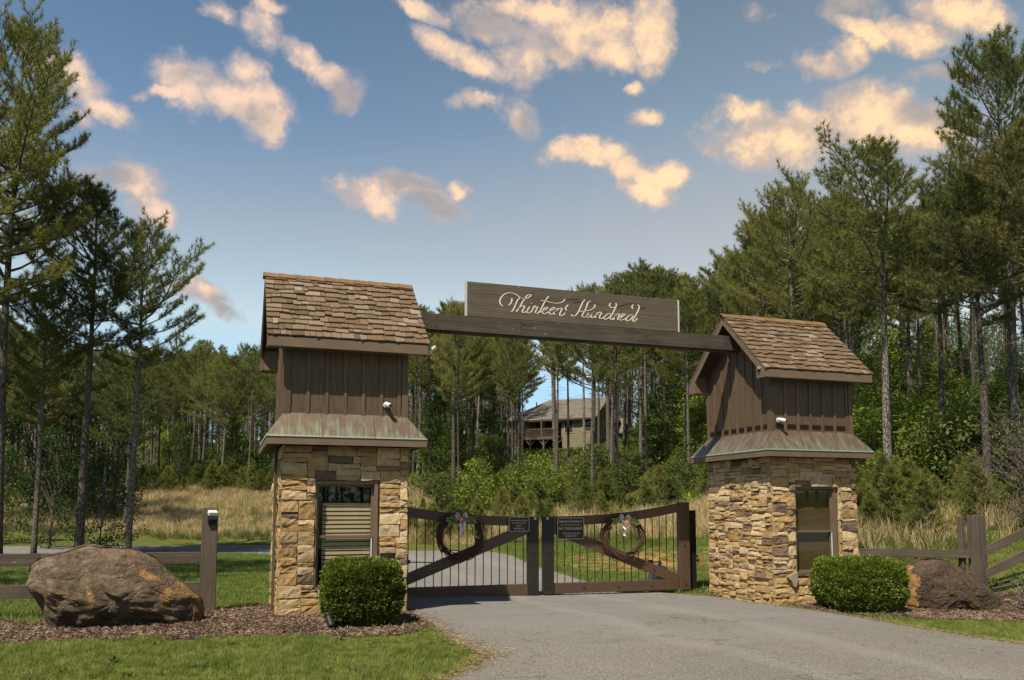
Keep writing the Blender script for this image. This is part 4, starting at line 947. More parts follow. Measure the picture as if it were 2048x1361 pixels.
# ------------------------------------------------------------------ wreaths
def wreath(label, x, z, seed):
    r = random.Random(seed); Wt = thing('wreath', label, 'wreath', (x, GY_ - .13, z), 0, 'grapevine wreaths on the gate')
    vm = MB()
    for k in range(46):
        R0 = r.gauss(.385, .030); ph = r.uniform(0, 6.28); rad = r.uniform(.012, .058); wv = r.uniform(1.2, 3.5); span = r.uniform(2.6, 6.2); a0 = r.uniform(0, 6.28)
        ex = r.uniform(.96, 1.06); pts = []
        n = int(span * 6)
        for i in range(n + 1):
            a = a0 + span * i / n
            rr = R0 + rad * math.cos(ph + a * wv); yy = rad * .9 * math.sin(ph + a * wv)
            pts.append((rr * math.cos(a) * ex, yy, rr * math.sin(a)))
        vm.tube(pts, r.uniform(.0045, .0095), 4, cap=False)
    for k in range(26):      # broken twig ends sticking out
        a = r.uniform(0, 6.28); rr = .40 + r.uniform(-.02, .03); da = r.choice((-1, 1)) * r.uniform(.15, .35); e = r.uniform(.03, .10)
        vm.tube([(rr * math.cos(a), -.03, rr * math.sin(a)), ((rr + e * .4) * math.cos(a + da * .5), -.05, (rr + e * .4) * math.sin(a + da * .5)), ((rr + e) * math.cos(a + da), -.05, (rr + e) * math.sin(a + da))], [.005, .004, .002], 3, cap=False)
    vm.build('vines', M['vine'], Wt)
    def strip(pts, w_, nm, mat):
        m_ = MB(); L = cr([(p[0], p[1]) for p in pts], 5); n = len(L); vs = []
        for i, p in enumerate(L):
            d = (L[min(i + 1, n - 1)] - L[max(i - 1, 0)]).normalized(); nn = Vector((-d.z, 0, d.x)) * w_ * (.5 + .12 * math.sin(i * 1.3))
            yo = -.085 - .02 * math.sin(i * .9)
            vs += [p + nn + Vector((0, yo, 0)), p - nn + Vector((0, yo - .02, 0))]
        m_.add(vs, [(2 * i, 2 * i + 1, 2 * i + 3, 2 * i + 2) for i in range(n - 1)])
        m_.build(nm, mat, Wt, smooth=True)
    for sx in (-1, 1):
        strip([(0, .33), (sx * .04, .38), (sx * .08, .425), (sx * .10, .38), (sx * .07, .33), (0, .32)], .045, 'ribbon_loop', M['ribbon'])
    strip([(0, .33), (-.01, .22), (.00, .12), (-.02, .02)], .068, 'ribbon_tail', M['ribbon'])
    strip([(.02, .33), (.06, .24), (.05, .15)], .06, 'ribbon_tail', M['ribbon'])
    lv = MB()
    for k in range(110):
        sx = r.choice((-1, 1)); bx_ = sx * r.uniform(.05, .24); bz = .36 - abs(bx_) * .35 + r.uniform(-.07, .07)
        a = math.atan2(.4 * r.uniform(-1, 1.1), sx) ; L_ = r.uniform(.05, .10); wd = r.uniform(.007, .013)
        d = Vector((math.cos(a), r.uniform(-.4, .0), math.sin(a))).normalized(); nn = Vector((-d.z, r.uniform(-.5, .5), d.x)).normalized() * wd; p = Vector((bx_, -.06 - r.uniform(0, .04), bz))
        lv.add([p, p + d * L_ * .5 + nn, p + d * L_, p + d * L_ * .5 - nn], [(0, 1, 2, 3)])
    lv.build('leaf_sprigs', M['sprig'], Wt)
    fl = MB()
    for k in range(16):
        a = k * 2.4; rr = .012 + .028 * (k / 16); d = Vector((math.cos(a), -.5, math.sin(a))).normalized(); p = Vector((0, -.125, .32)) + Vector((math.cos(a) * rr, 0, math.sin(a) * rr)); nn = Vector((-math.sin(a), 0, math.cos(a))) * .020
        fl.add([p, p + d * .025 + nn, p + d * .055, p + d * .025 - nn], [(0, 1, 2, 3)])
    fl.build('flower', M['flower'], Wt)
wreath('grapevine wreath with pale bow on the left gate leaf, mostly in shade', 4.21, 1.075, 4)
wreath('grapevine wreath with white bow and orange flower on the right gate leaf, sunlit', 7.57, 1.03, 9)

# the gate assembly was measured on the plane y = 15.35; it hangs a little deeper, between the rear corners of the towers
KG = 1.0176
for o in set(bpy.data.objects) - gate_objs0:
    if o.parent is None and o.get('category') in ('gate', 'post', 'latch', 'block', 'gate opener', 'sign', 'wreath'):
        o.location = (o.location.x * KG, o.location.y * KG, 1.6 + (o.location.z - 1.6) * KG); o.scale = (KG, KG, KG)

# ------------------------------------------------------------------ cameras and lamps on the towers
def seccam(x, y, z, label, yaw_):
    k = thing('security_camera', label, 'security camera', (x, y, z), yaw_, 'white security cameras')
    MB().tube([(0, 0, 0), (0, -.025, 0)], .045, 14).build('mount', M['white'], k, smooth=False)
    MB().tube([(0, -.02, 0), (0, -.06, -.01)], .02, 10).build('neck', M['white'], k)
    MB().tube([(0, -.03, .01), (.03, -.14, -.02), (.04, -.16, -.027)], [.036, .036, .03], 14).build('body', M['white'], k)
    MB().tube([(.04, -.161, -.027), (.041, -.166, -.028)], .024, 12).build('lens', M['black'], k)
seccam(2.36, 12.877, 3.19, 'white bullet security camera low on the left tower siding', 0)
seccam(9.66, 13.005, 3.215, 'white bullet security camera low on the right tower siding beside the corner', .1)
def spot(x, y, z, label, d, mat, r_=.03, L_=.15, stake=False):
    k = thing('spotlight', label, 'spotlight', (x, y, z), 0, 'small spotlights at the towers')
    d = Vector(d).normalized(); a = -d * L_ * .4; b = d * L_ * .6
    MB().tube([a, a + d * .02, b - d * .03, b], [r_ * .7, r_, r_, r_ * 1.15], 12).build('housing', mat, k)
    MB().tube([b + d * .001, b + d * .002], r_ * .95, 12).build('lens', M['glass'], k)
    if stake: MB().tube([(0, 0, -.16), (0, 0, -.01)], .010, 6).build('stake', M['black'], k)
    else: MB().tube([(0, 0, 0), -d * .02 + Vector((-.05, .05, .02))], .012, 6).build('bracket', M['bolt'], k)
spot(3.03, 12.72, 4.06, 'grey cylinder lamp under the right end of the left tower eave', (1, -.2, .75), M['grey'])
spot(9.24, 12.95, 4.11, 'dark cylinder lamp on the lower left end of the right tower eave', (-.6, -.8, .5), M['black'])
spot(1.37, 11.20, tz(1.37, 11.2) + .13, 'black ground spotlight at the foot of the left box shrub', (-.3, .5, .9), M['black'], .05, .17, True)
spot(9.98, 11.93, tz(9.98, 11.93) + .13, 'grey ground spotlight at the foot of the right box shrub', (-.6, .3, .8), M['grey'], .035, .17, True)


# ------------------------------------------------------------------ fences
def rail_fence(label, posts, rails, name='rail_fence'):
    """posts: (x,y,z0,z1,w,rot); rails: (p, q, h) endpoints and height"""
    f = thing(name, label, 'fence', (posts[0][0], posts[0][1], 0)); ox, oy = posts[0][0], posts[0][1]
    for (x, y, z0, z1, w_, rz) in posts:
        MB().bbox(-w_ / 2, w_ / 2, -w_ / 2, w_ / 2, z0, z1, .008).build('post', M['post'], f, (x - ox, y - oy, 0), (0, 0, rz))
    for (p, q, h_) in rails:
        p, q = Vector(p), Vector(q); d = q - p; L = d.length; mid = (p + q) / 2
        rz = math.atan2(d.y, d.x); ry = -math.asin(d.z / L)
        MB().bbox(-L / 2, L / 2, -.022, .022, -h_ / 2, h_ / 2, .005).build('rail', M['fence'], f, (mid.x - ox, mid.y - oy, mid.z), (0, ry, rz))
    return f
yL = 13.94
rail_fence('two-rail timber fence behind the left boulder ending at a tall square post', [(-.165, yL, -.3, 1.603, .235, 0), (-4.3, yL, -.3, 1.45, .2, 0)],
           [((-4.3, yL + .02, .86), (-.283, yL + .02, .835), .175), ((-4.3, yL + .02, .40), (-.283, yL + .02, .37), .185), ((-8.4, yL + .02, .88), (-4.3, yL + .02, .86), .175), ((-8.4, yL + .02, .42), (-4.3, yL + .02, .40), .185)])
zr = lambda x, y: tz(x, y)
rail_fence('two-rail timber fence climbing the bank right of the right tower', [(13.66, 12.42, -.35, 1.46, .235, .12), (17.0, 11.3, 1.0, 3.6, .2, .2), (13.42, 12.56, -.3, 1.44, .10, .12)],
           [((11.40, 13.2, .765), (13.50, 12.44, .725), .15), ((11.40, 13.2, .34), (13.50, 12.44, .30), .15),
            ((13.72, 12.34, .76), (17.0, 11.25, 2.42), .165), ((13.72, 12.34, .34), (17.0, 11.25, 2.0), .165)])
k = thing('post_sensor', 'small white and blue box tilted on top of the left fence post', 'sensor box', (-.13, yL - .14, 1.46))
MB().bbox(-.065, .065, -.05, .03, -.10, .03, .008).build('housing', M['black'], k, rot=(R(18), 0, R(10)))
MB().add([(-.066, -.052, -.02), (.066, -.052, -.02), (.066, -.052, .032), (-.066, -.052, .032)], [(0, 1, 2, 3)]).build('blue_band', simple('blue_label', (.10, .16, .33), .5, .1, 4), k, rot=(R(18), 0, R(10)))
MB().bbox(-.07, .07, -.06, .05, .034, .10, .01).build('cap', M['white'], k, rot=(R(18), 0, R(10)))

# ------------------------------------------------------------------ boulders
def resample(poly, n):
    P = np.array(poly + [poly[0]], float); d = np.r_[0, np.cumsum(np.hypot(*np.diff(P, axis=0).T))]
    t = np.linspace(0, d[-1], n, endpoint=False); return np.stack([np.interp(t, d, P[:, 0]), np.interp(t, d, P[:, 1])], 1)
def boulder(label, outline, y, depth, mats, seed, under=.5, rotz=0, facemat=None, rough=1.0):
    O = resample(outline, 110); c = np.array([O[:, 0].mean(), O[:, 1].mean() * .8 + .05])
    Vs = []; n = len(O); lay = 26
    zmax = O[:, 1].max(); zmin = O[:, 1].min()
    for j in range(-lay, lay + 1):
        t = j / lay; s = math.cos(abs(t) ** 1.35 * math.pi / 2) if abs(t) < 1 else 0.0
        s = max(s, .02) ** .62
        for i in range(n):
            x, z = c + (O[i] - c) * s
            yy = t * depth; h = (z - zmin) / (zmax - zmin)
            if t < 0: yy += depth * (under * max(0, .55 - h) + .75 * max(0, h - .5) * (1 - .3 * s))
            Vs.append((x, yy, z))
    Vn = []
    for (x, yy, z) in Vs:
        p = Vector((x * 1.3 + seed, yy * 1.3, z * 1.3)); q = p * 2.7
        rd = mnoise.ridged_multi_fractal(p, 1.0, 2.2, 4, 1.0, 2.0) - 1.0
        cell = mnoise.cell_vector(q * .9) if False else mnoise.noise_vector(q)
        vd = mnoise.voronoi(q * .75)[0]; rd = rd * .6 - (vd[1] - vd[0]) * 2.0 + .5
        edge = min(1.0, abs(yy) / depth * 3.2 + .25)
        dx = (mnoise.noise(q) * .05 + mnoise.noise(q * 2.6) * .025 + rd * .03) * rough
        vz = mnoise.noise(Vector((x * .8 + seed, yy * 2, z * 9))) * .02 + mnoise.noise(q * 5) * .012
        Vn.append((x + dx * edge * .8, yy + (dx + vz) * (1 if yy < 0 else -1) * 1.3, z + (mnoise.noise(q + Vector((5, 5, 5))) * .05 + vz) * edge * rough))
    F = []
    for j in range(2 * lay):
        for i in range(n):
            k_ = (i + 1) % n; F.append((j * n + i, j * n + k_, (j + 1) * n + k_, (j + 1) * n + i))
    F += [tuple(range(n - 1, -1, -1)), tuple(range(2 * lay * n, (2 * lay + 1) * n))]
    mx = float(c[0]); m_ = MB(); m_.add([(p[0] - mx, p[1], p[2]) for p in Vn], F)
    me = m_.mesh('boulder', mats)
    if me.polygons[n * lay // 2].normal.y > 0 and me.polygons[n * lay // 2].center.y < 0: me.flip_normals()
    o = link('boulder', me, None, (mx, y, 0), (0, 0, rotz)); tag(o, label, 'boulder'); return o
b1 = boulder('long brown boulder with an orange streak in front of the left fence', [(-2.405, .632), (-2.386, .858), (-2.274, .934), (-1.953, 1.013), (-1.747, 1.09), (-1.442, 1.072), (-1.069, 1.032), (-.845, .927), (-.646, .684), (-.416, .507), (-.249, .365), (-.178, .157), (-.205, -.10), (-.874, -.15), (-2.027, -.14), (-2.182, .172), (-2.34, .468)],
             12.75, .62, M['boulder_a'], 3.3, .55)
b2 = boulder('smooth red brown boulder sloping down to the right beside the right box shrub', [(-.84, .52), (-.62, .66), (-.36, .70), (-.10, .66), (.10, .56), (.33, .40), (.60, .18), (.78, -.06), (.88, -.26), (.88, -.5), (-.86, -.5), (-.90, .0)],
             11.99, .42, M['boulder_b'], 8.1, .05, R(-19), None, .55)
b2.location.x = 12.47 - .0
# its left end is split off flat and stained orange: those faces carry their own material
b2.data.materials.append(M['clay_face'])
for p in b2.data.polygons:
    c_ = p.center
    if c_.x < -.66 + .10 * mnoise.noise(Vector((c_.y * 4, c_.z * 5, 2))) + .05 * mnoise.noise(Vector((c_.y * 15, c_.z * 17, 2))) and c_.z < .58 + .1 * mnoise.noise(c_ * 6): p.material_index = 1

# edging strip behind the right mulch bed
ed = MB(); P_ = [(13.75, 12.22), (14.2, 12.02), (14.9, 11.75), (15.8, 11.5), (17, 11.2)]
ed.tube([(x, y, tz(x, y) + .07) for x, y in smooth_line(P_, 20)], .035, 6)
tag(ed.build('bed_edging', M['black']), 'black plastic edging tube curving up the bank behind the right mulch bed', 'edging')

# ------------------------------------------------------------------ foliage builders
def tri_needles(P, D, L, wdt, k, g, spread=.78, base=.12):
    """k needles around every point P, fanned about direction D"""
    n = len(P); P = np.repeat(P, k, 0); D = np.repeat(D, k, 0)
    L = L * g.uniform(.75, 1.2, (n * k, 1))
    J = g.normal(0, spread, (n * k, 3)); d = D + J; d /= np.linalg.norm(d, axis=1, keepdims=True)
    a = np.cross(d, g.normal(0, 1, (n * k, 3))); a /= np.linalg.norm(a, axis=1, keepdims=True) + 1e-9
    b = P - D * g.uniform(0, base, (n * k, 1))
    V = np.stack([b - a * wdt / 2, b + a * wdt / 2, b + d * L], 1).reshape(-1, 3)
    return V, np.arange(len(V)).reshape(-1, 3)
def quads_leaves(P, N, size, g, asp=.5, droop=.3):
    n = len(P); s = size * g.uniform(.7, 1.25, (n, 1))
    d = N + g.normal(0, .6, (n, 3)); d[:, 2] -= droop; d /= np.linalg.norm(d, axis=1, keepdims=True)
    u = g.normal(0, .5, (n, 3)); u[:, 2] += 1; a = np.cross(d, u); a /= np.linalg.norm(a, axis=1, keepdims=True) + 1e-9
    V = np.stack([P, P + d * s * .5 + a * s * asp * .5, P + d * s, P + d * s * .5 - a * s * asp * .5], 1).reshape(-1, 3)
    return V, np.arange(len(V)).reshape(-1, 4)

def pine_proto(seed, H, r0, c0, spread, tuft_k=15, nb=44, needle='needle', nl=.20, nw=.017, dead=9, lop=0.0):
    r = random.Random(seed); g = np.random.default_rng(seed)
    tk = MB(); pts = []; rad = []
    n = int(H / .9); sx, sy = r.uniform(0, 9), r.uniform(0, 9); amp = H * .005
    def axisp(z): return Vector((amp * math.sin(z * .32 + sx) - amp * math.sin(sx) , amp * math.sin(z * .27 + sy) - amp * math.sin(sy), z))
    for i in range(n + 1):
        z = H * i / n; pts.append(axisp(z) + Vector((0, 0, -.25 if i == 0 else 0))); rad.append(r0 * (1 - .93 * (i / n) ** 1.15) + (.25 * r0 if i == 0 else 0))
    tk.tube(pts, rad, 9)
    TP, TD = [], []
    zc = c0 * H; az = r.uniform(0, 6.28)
    for b in range(nb):
        t = (b + r.uniform(0, 1)) / nb; t = t ** .92
        z = zc + (H * .985 - zc) * t; az += 2.4 + r.uniform(-.5, .5)
        prof = (1 - t ** 3.0) * (.60 + .40 * min(1, t * 2.6)) + .10
        L = spread * prof * r.uniform(.6, 1.22) * (1 + lop * math.cos(az - 1.0))
        el = R(r.uniform(-8, 14) + 48 * t ** 1.5)
        o = axisp(z); P = [o]; d = Vector((math.cos(az) * math.cos(el), math.sin(az) * math.cos(el), math.sin(el)))
        ns = 5
        for i in range(ns):
            d = (d + Vector((r.uniform(-.13, .13), r.uniform(-.13, .13), .10 + r.uniform(-.06, .08)))).normalized(); P.append(P[-1] + d * L / ns)
        br = max(.012, .030 * (L / 2.2) * (1.25 - .5 * t)) 
        tk.tube(P, [br * (1 - .8 * i / ns) for i in range(ns + 1)], 4, cap=False)
        nsub = max(3, int(L * 4.6))
        for s in range(nsub):
            f = .30 + .70 * (s + .5) / nsub; i = min(int(f * ns), ns - 1); q = P[i].lerp(P[i + 1], f * ns - i); bd = (P[i + 1] - P[i]).normalized()
            sl = (.26 + .30 * r.random()) * (L ** .55) * (1.05 - .45 * f); side = bd.cross(Vector((0, 0, 1))).normalized() * (1 if s % 2 else -1)
            sd_ = (bd * .75 + side * r.uniform(.55, 1.0) + Vector((0, 0, r.uniform(.05, .55)))).normalized()
            e = q + sd_ * sl; e2 = e + (sd_ + Vector((0, 0, .7))).normalized() * sl * .3
            tk.tube([q, e, e2], [.009, .006, .003], 3, cap=False)
            for q2, dd in ((e2, (sd_ + Vector((0, 0, .55))).normalized()), (q.lerp(e, .70), (sd_ + Vector((0, 0, .5))).normalized()), (e + Vector((r.uniform(-.12, .12), r.uniform(-.12, .12), r.uniform(-.02, .10))), (sd_ + Vector((r.uniform(-.5, .5), r.uniform(-.5, .5), .4))).normalized()), (q.lerp(e, .35) + Vector((0, 0, .04)), (sd_ * .6 + Vector((r.uniform(-.4, .4), r.uniform(-.4, .4), .6))).normalized())):
                TP.append(q2); TD.append(dd)
        TP.append(P[-1]); TD.append((P[-1] - P[-2]).normalized())
    TP.append(axisp(H)); TD.append(Vector((0, 0, 1)))
    for b in range(dead):
        z = zc * r.uniform(.45, 1.02); a = r.uniform(0, 6.28); L = r.uniform(.4, 1.5); el = R(r.uniform(-15, 20)); d = Vector((math.cos(a) * math.cos(el), math.sin(a) * math.cos(el), math.sin(el)))
        o = axisp(z); m1 = o + d * L * .5 + Vector((0, 0, r.uniform(-.08, .08))); tk.tube([o, m1, m1 + (d + Vector((0, 0, r.uniform(-.3, .3)))) * L * .5], [.022, .013, .005], 3, cap=False)
    V, T = tri_needles(np.array(TP, float), np.array(TD, float), nl, nw, tuft_k, g)
    return tk.mesh('trunk', M['bark'], smooth=True), fast_mesh('crown', V, T, M[needle]), H

def broad_proto(seed, H, rad, clumps, per, size, mat, z0=.15, stem=.05, flat=.55):
    r = random.Random(seed); g = np.random.default_rng(seed)
    tk = MB(); top = Vector((r.uniform(-.1, .1) * H, r.uniform(-.1, .1) * H, H * .9))
    tk.tube([(0, 0, -.2), top * .35 + Vector((.05, .03, 0)), top * .7, top], [stem, stem * .75, stem * .4, stem * .12], 6)
    P = []; N = []
    for c in range(clumps):
        a = r.uniform(0, 6.28); h = r.uniform(z0, 1.0); prof = math.sin(min(1, (h - z0) / (1 - z0) * .85 + .18) * math.pi) ** .6
        rr = rad * prof * math.sqrt(r.uniform(.08, 1)); cc = Vector((rr * math.cos(a), rr * math.sin(a), h * H)) 
        tk.tube([top * max(.12, h - .22), (top * max(.15, h - .1)).lerp(cc, .55), cc], [stem * .35, stem * .2, .004], 4, cap=False)
        cr_ = rad * r.uniform(.22, .42)
        q = g.normal(0, 1, (per, 3)); q /= np.linalg.norm(q, axis=1, keepdims=True); q *= g.uniform(.25, 1, (per, 1)) ** .5
        P.append(np.array(cc) + q * cr_ * np.array([1, 1, flat])); N.append(q * np.array([1, 1, .4]))
    V, T = quads_leaves(np.concatenate(P), np.concatenate(N), size, g)
    return tk.mesh('trunk', M['bark'], smooth=True), fast_mesh('crown', V, T, M[mat]), H

def plant(name, label, cat, proto, x, y, h, rz, group=None, lean=0, sx=1.0, zoff=-.1, crown_mat=None, z=None):
    s = h / proto[2]; e = thing(name, label, cat, (x, y, (tz(x, y) if z is None else z) + zoff), rz, group)
    e.scale = (s * sx, s * sx, s)
    if lean: e.rotation_euler = (lean * math.cos(rz * 7), lean * math.sin(rz * 5), rz)
    link('trunk', proto[0], e); c_ = link('crown', proto[1], e)
    if crown_mat:
        c_.material_slots[0].link = 'OBJECT'; c_.material_slots[0].material = crown_mat
    return e

# --- pines
near_p = [pine_proto(101, 15, .17, .54, 3.3, 26, 48, nl=.23, nw=.018, lop=.25), pine_proto(102, 14, .15, .56, 3.0, 26, 43, nl=.23, nw=.018, lop=.3), pine_proto(103, 16, .20, .46, 3.8, 27, 60, nl=.23, nw=.018)]
far_p = [pine_proto(111, 15, .17, .52, 2.6, 15, 44, nl=.24, nw=.026, dead=12), pine_proto(112, 15, .16, .58, 2.3, 15, 40, nl=.24, nw=.026, dead=14), pine_proto(113, 15, .18, .50, 2.8, 15, 46, nl=.24, nw=.026, dead=10),
         pine_proto(114, 15, .15, .62, 2.1, 15, 34, nl=.24, nw=.026, dead=16), pine_proto(115, 15, .165, .54, 2.5, 15, 42, nl=.24, nw=.026, dead=12, lop=.4),
         pine_proto(116, 15, .13, .66, 1.9, 14, 26, nl=.24, nw=.026, dead=18, lop=.5), pine_proto(117, 15, .20, .45, 3.2, 15, 54, nl=.24, nw=.026, dead=10, lop=.3), pine_proto(118, 15, .15, .57, 2.3, 17, 34, nl=.27, nw=.026, dead=14)]
placed = []
def near_pine(u, d, topv, proto, label, cm=None, sx=1.0, lean=0, group=None, rz=None):
    x, y = plan(u, d); dd = d * math.cos(math.atan((u - 1024) / FPX)); ztop = 1.6 + (1016 - topv) / FPX * dd
    z0 = tz(x, y); placed.append((x, y))
    return plant('pine_tree', label, 'pine tree', near_p[proto], x, y, ztop - z0 + .1, rz if rz is not None else rng.uniform(0, 6.28), group, lean, sx, crown_mat=cm)
near_pine(2, 30, 20, 2, 'tallest pine at the left edge, its crown cut by the frame', sx=.78, rz=0.3)
near_pine(165, 31, 365, 0, 'pine with a thick sunlit trunk rising behind the left boulder', sx=1.1, rz=2.0)
near_pine(262, 31, 455, 1, 'slimmer dark-trunked pine standing right of the thick-trunked one', sx=.98, rz=4.1)
near_pine(75, 31.5, 560, 1, 'thin pine with a near-black trunk behind the left end of the left boulder', sx=.95, rz=5.2)
near_pine(1776, 27, 275, 0, 'tall open-crowned pine right behind the right tower roof', sx=1.15, rz=1.2)
near_pine(1885, 30, 365, 1, 'pine with twin-looking pale trunk right of the tall open-crowned pine', sx=1.1, rz=3.3)
near_pine(1598, 36, 362, 2, 'dense dark pine whose top shows just left of the tall open-crowned pine', sx=.95, rz=.5)
near_pine(1530, 40, 440, 1, 'rounded pine above the gable of the right tower', sx=1.05, rz=5.9)
near_pine(2030, 27, 70, 2, 'very tall dark pine at the right edge', sx=.9, rz=2.7)
near_pine(1975, 25, 330, 0, 'yellowing pine below the very tall pine at the right edge', cm=M['needle_yellow'], sx=1.15, rz=4.4)
near_pine(1690, 44, 400, 2, 'dark pine filling the gap left of the tall open-crowned trunk', sx=.9, rz=1.9)
near_pine(2110, 24, 250, 1, 'pine just beyond the right edge', cm=M['needle_yellow'], sx=1.1, rz=0.9)
placed.append((-7.6, 18.0)); plant('pine_tree', 'pine just out of view at the left whose shadow falls on the lawn', 'pine tree', near_p[2], -7.6, 18.0, 17.5, 1.0, None, 0, .95)
near_pine(-70, 29, 200, 1, 'pine just beyond the left edge', sx=1.05, rz=0.2)
near_pine(1185, 40, 585, 1, 'slender pine with a pale bare trunk standing clear behind the gate middle', sx=.62, rz=2.2)
near_pine(918, 44, 610, 0, 'pine with a straight trunk behind the left gate leaf', sx=.62, rz=3.7)
near_pine(1026, 47, 640, 1, 'thin pine left of the house seen above the meeting stiles', sx=.6, rz=.7)

SKY = [(-400, 300), (0, 640), (240, 690), (330, 690), (400, 676), (470, 702), (540, 648), (700, 625), (850, 604), (900, 590), (960, 622), (1040, 640), (1150, 560), (1215, 560), (1250, 520), (1330, 508), (1390, 545), (1450, 500), (1520, 430), (1600, 385), (1660, 370), (1750, 380), (1850, 380), (1950, 340), (2048, 280), (2400, 200)]
def skyline(u): return float(np.interp(u, [s[0] for s in SKY], [s[1] for s in SKY]))
zones = [  # u range, distance range, count, label, group
    (-120, 275, 44, 100, 46, 'pine with a slim trunk in the dim stand behind the left boulder', 'pines in the stand at the left'),
    (270, 560, 58, 125, 52, 'slender pine in the row beyond the meadow left of the left tower', 'pines beyond the left meadow'),
    (560, 830, 52, 125, 30, 'pine standing behind the left tower', 'pines behind the left tower'),
    (820, 1050, 50, 120, 52, 'slender pine on the slope above the left gate leaf', 'pines above the left gate leaf'),
    (1050, 1250, 56, 92, 13, 'thin pine trunk crossing the front of the hillside house', 'pines in front of the hillside house'),
    (1215, 1460, 42, 130, 66, 'pine on the slope between the house and the right tower', 'pines right of the house'),
    (1440, 1720, 42, 110, 42, 'pine standing behind the right tower', 'pines behind the right tower'),
    (1690, 2120, 33, 100, 92, 'slender pine in the dense stand on the right hillside', 'pines on the right hillside')]
tot = 0
rr_ = random.Random(21)
for (u0, u1, d0, d1, cnt, lab, grp) in zones:
    made = 0; tries = 0
    while made < cnt and tries < cnt * 60:
        tries += 1
        u = rr_.uniform(u0, u1); d = math.sqrt(rr_.uniform(d0 ** 2, d1 ** 2)) if made > cnt * .3 else rr_.uniform(d0, d0 + (d1 - d0) * .3)
        x, y = plan(u, d); dd = d * math.cos(math.atan((u - 1024) / FPX))
        if any((x - a) ** 2 + (y - b) ** 2 < (2.3 if d < 70 else 2.8) ** 2 for a, b in placed): continue
        if 1035 < u < 1255 and d > 84 and d < 118: continue
        if 1035 < u < 1205 and d > 84: continue
        z0 = tz(x, y); zt = 1.6 + (1016 - skyline(u)) / FPX * dd
        h = zt - z0
        if h < 8.0: continue
        h = min(h, 19.5) * rr_.uniform(.84, 1.0)
        placed.append((x, y)); made += 1
        cm = M['needle_yellow'] if (u > 1850 and rr_.random() < .3) or rr_.random() < .03 else None
        plant('pine_tree', lab, 'pine tree', far_p[rr_.randrange(8)], x, y, h, rr_.uniform(0, 6.28), grp, rr_.uniform(-.05, .05), rr_.uniform(.85, 1.15), crown_mat=cm)
    tot += made
print('forest pines', tot)
# the wood beyond, where single trees can no longer be told apart
fw_v, fw_t, fw_m = [], [], []
def far_wood():
    g = np.random.default_rng(5); r = random.Random(5); off = 0
    P = []; D = []; tk = MB()
    for k in range(900):
        u = r.uniform(-900, 2900); d = r.uniform(125, 210); x, y = plan(u, d)
        if 1030 < u < 1205 : continue
        z0 = tz(x, y); zt = 1.6 + (1016 - skyline(u)) / FPX * d * math.cos(math.atan((u - 1024) / FPX)); h = min(zt - z0, 20) * r.uniform(.8, .97)
        if h < 6: continue
        tk.tube([(x, y, z0 - 1), (x, y, z0 + h)], [.2, .05], 4, cap=False)
        n = 130; t = g.uniform(.08, 1, n); a = g.uniform(0, 6.28, n); rad = 2.5 * (1 - t ** 3) * g.uniform(.3, 1, n)
        P.append(np.stack([x + rad * np.cos(a), y + rad * np.sin(a), z0 + h * t], 1)); D.append(np.stack([np.cos(a) * .5, np.sin(a) * .5, np.full(n, .7)], 1))
    V, T = tri_needles(np.concatenate(P), np.concatenate(D), .75, .11, 6, g, .7)
    tag(link('far_pine_wood', fast_mesh('far_pine_wood', V, T, M['needle'])), 'far-off mass of pine crowns closing the view', 'wood', kind='stuff')
    tag(tk.build('far_pine_trunks', M['bark']), 'far-off mass of pine trunks under the crowns', 'wood', kind='stuff')
far_wood()
def wood_behind():
    g = np.random.default_rng(15); r = random.Random(15); P = []; D = []; tk = MB()
    for k in range(260):
        b = R(r.uniform(105, 300)); d = r.uniform(34, 80); x, y = d * math.sin(b), d * math.cos(b)
        if y > 2: continue
        z0 = tz(x, y); h = r.uniform(11, 16)
        tk.tube([(x, y, z0 - .5), (x, y, z0 + h)], [.18, .04], 5, cap=False)
        n = 120; t = g.uniform(.12, 1, n); a = g.uniform(0, 6.28, n); rad = 2.6 * (1 - t ** 3) * g.uniform(.3, 1, n)
        P.append(np.stack([x + rad * np.cos(a), y + rad * np.sin(a), z0 + h * t], 1)); D.append(np.stack([np.cos(a) * .5, np.sin(a) * .5, np.full(n, .7)], 1))
    V, T = tri_needles(np.concatenate(P), np.concatenate(D), .7, .10, 6, g, .7)
    tag(link('wood_across_street', fast_mesh('wood_across_street', V, T, M['needle'])), 'pine wood across the street, seen only mirrored in the window panes', 'wood', kind='stuff')
    tag(tk.build('trunks_across_street', M['bark']), 'pine trunks across the street, seen only mirrored in the window panes', 'wood', kind='stuff')
wood_behind()

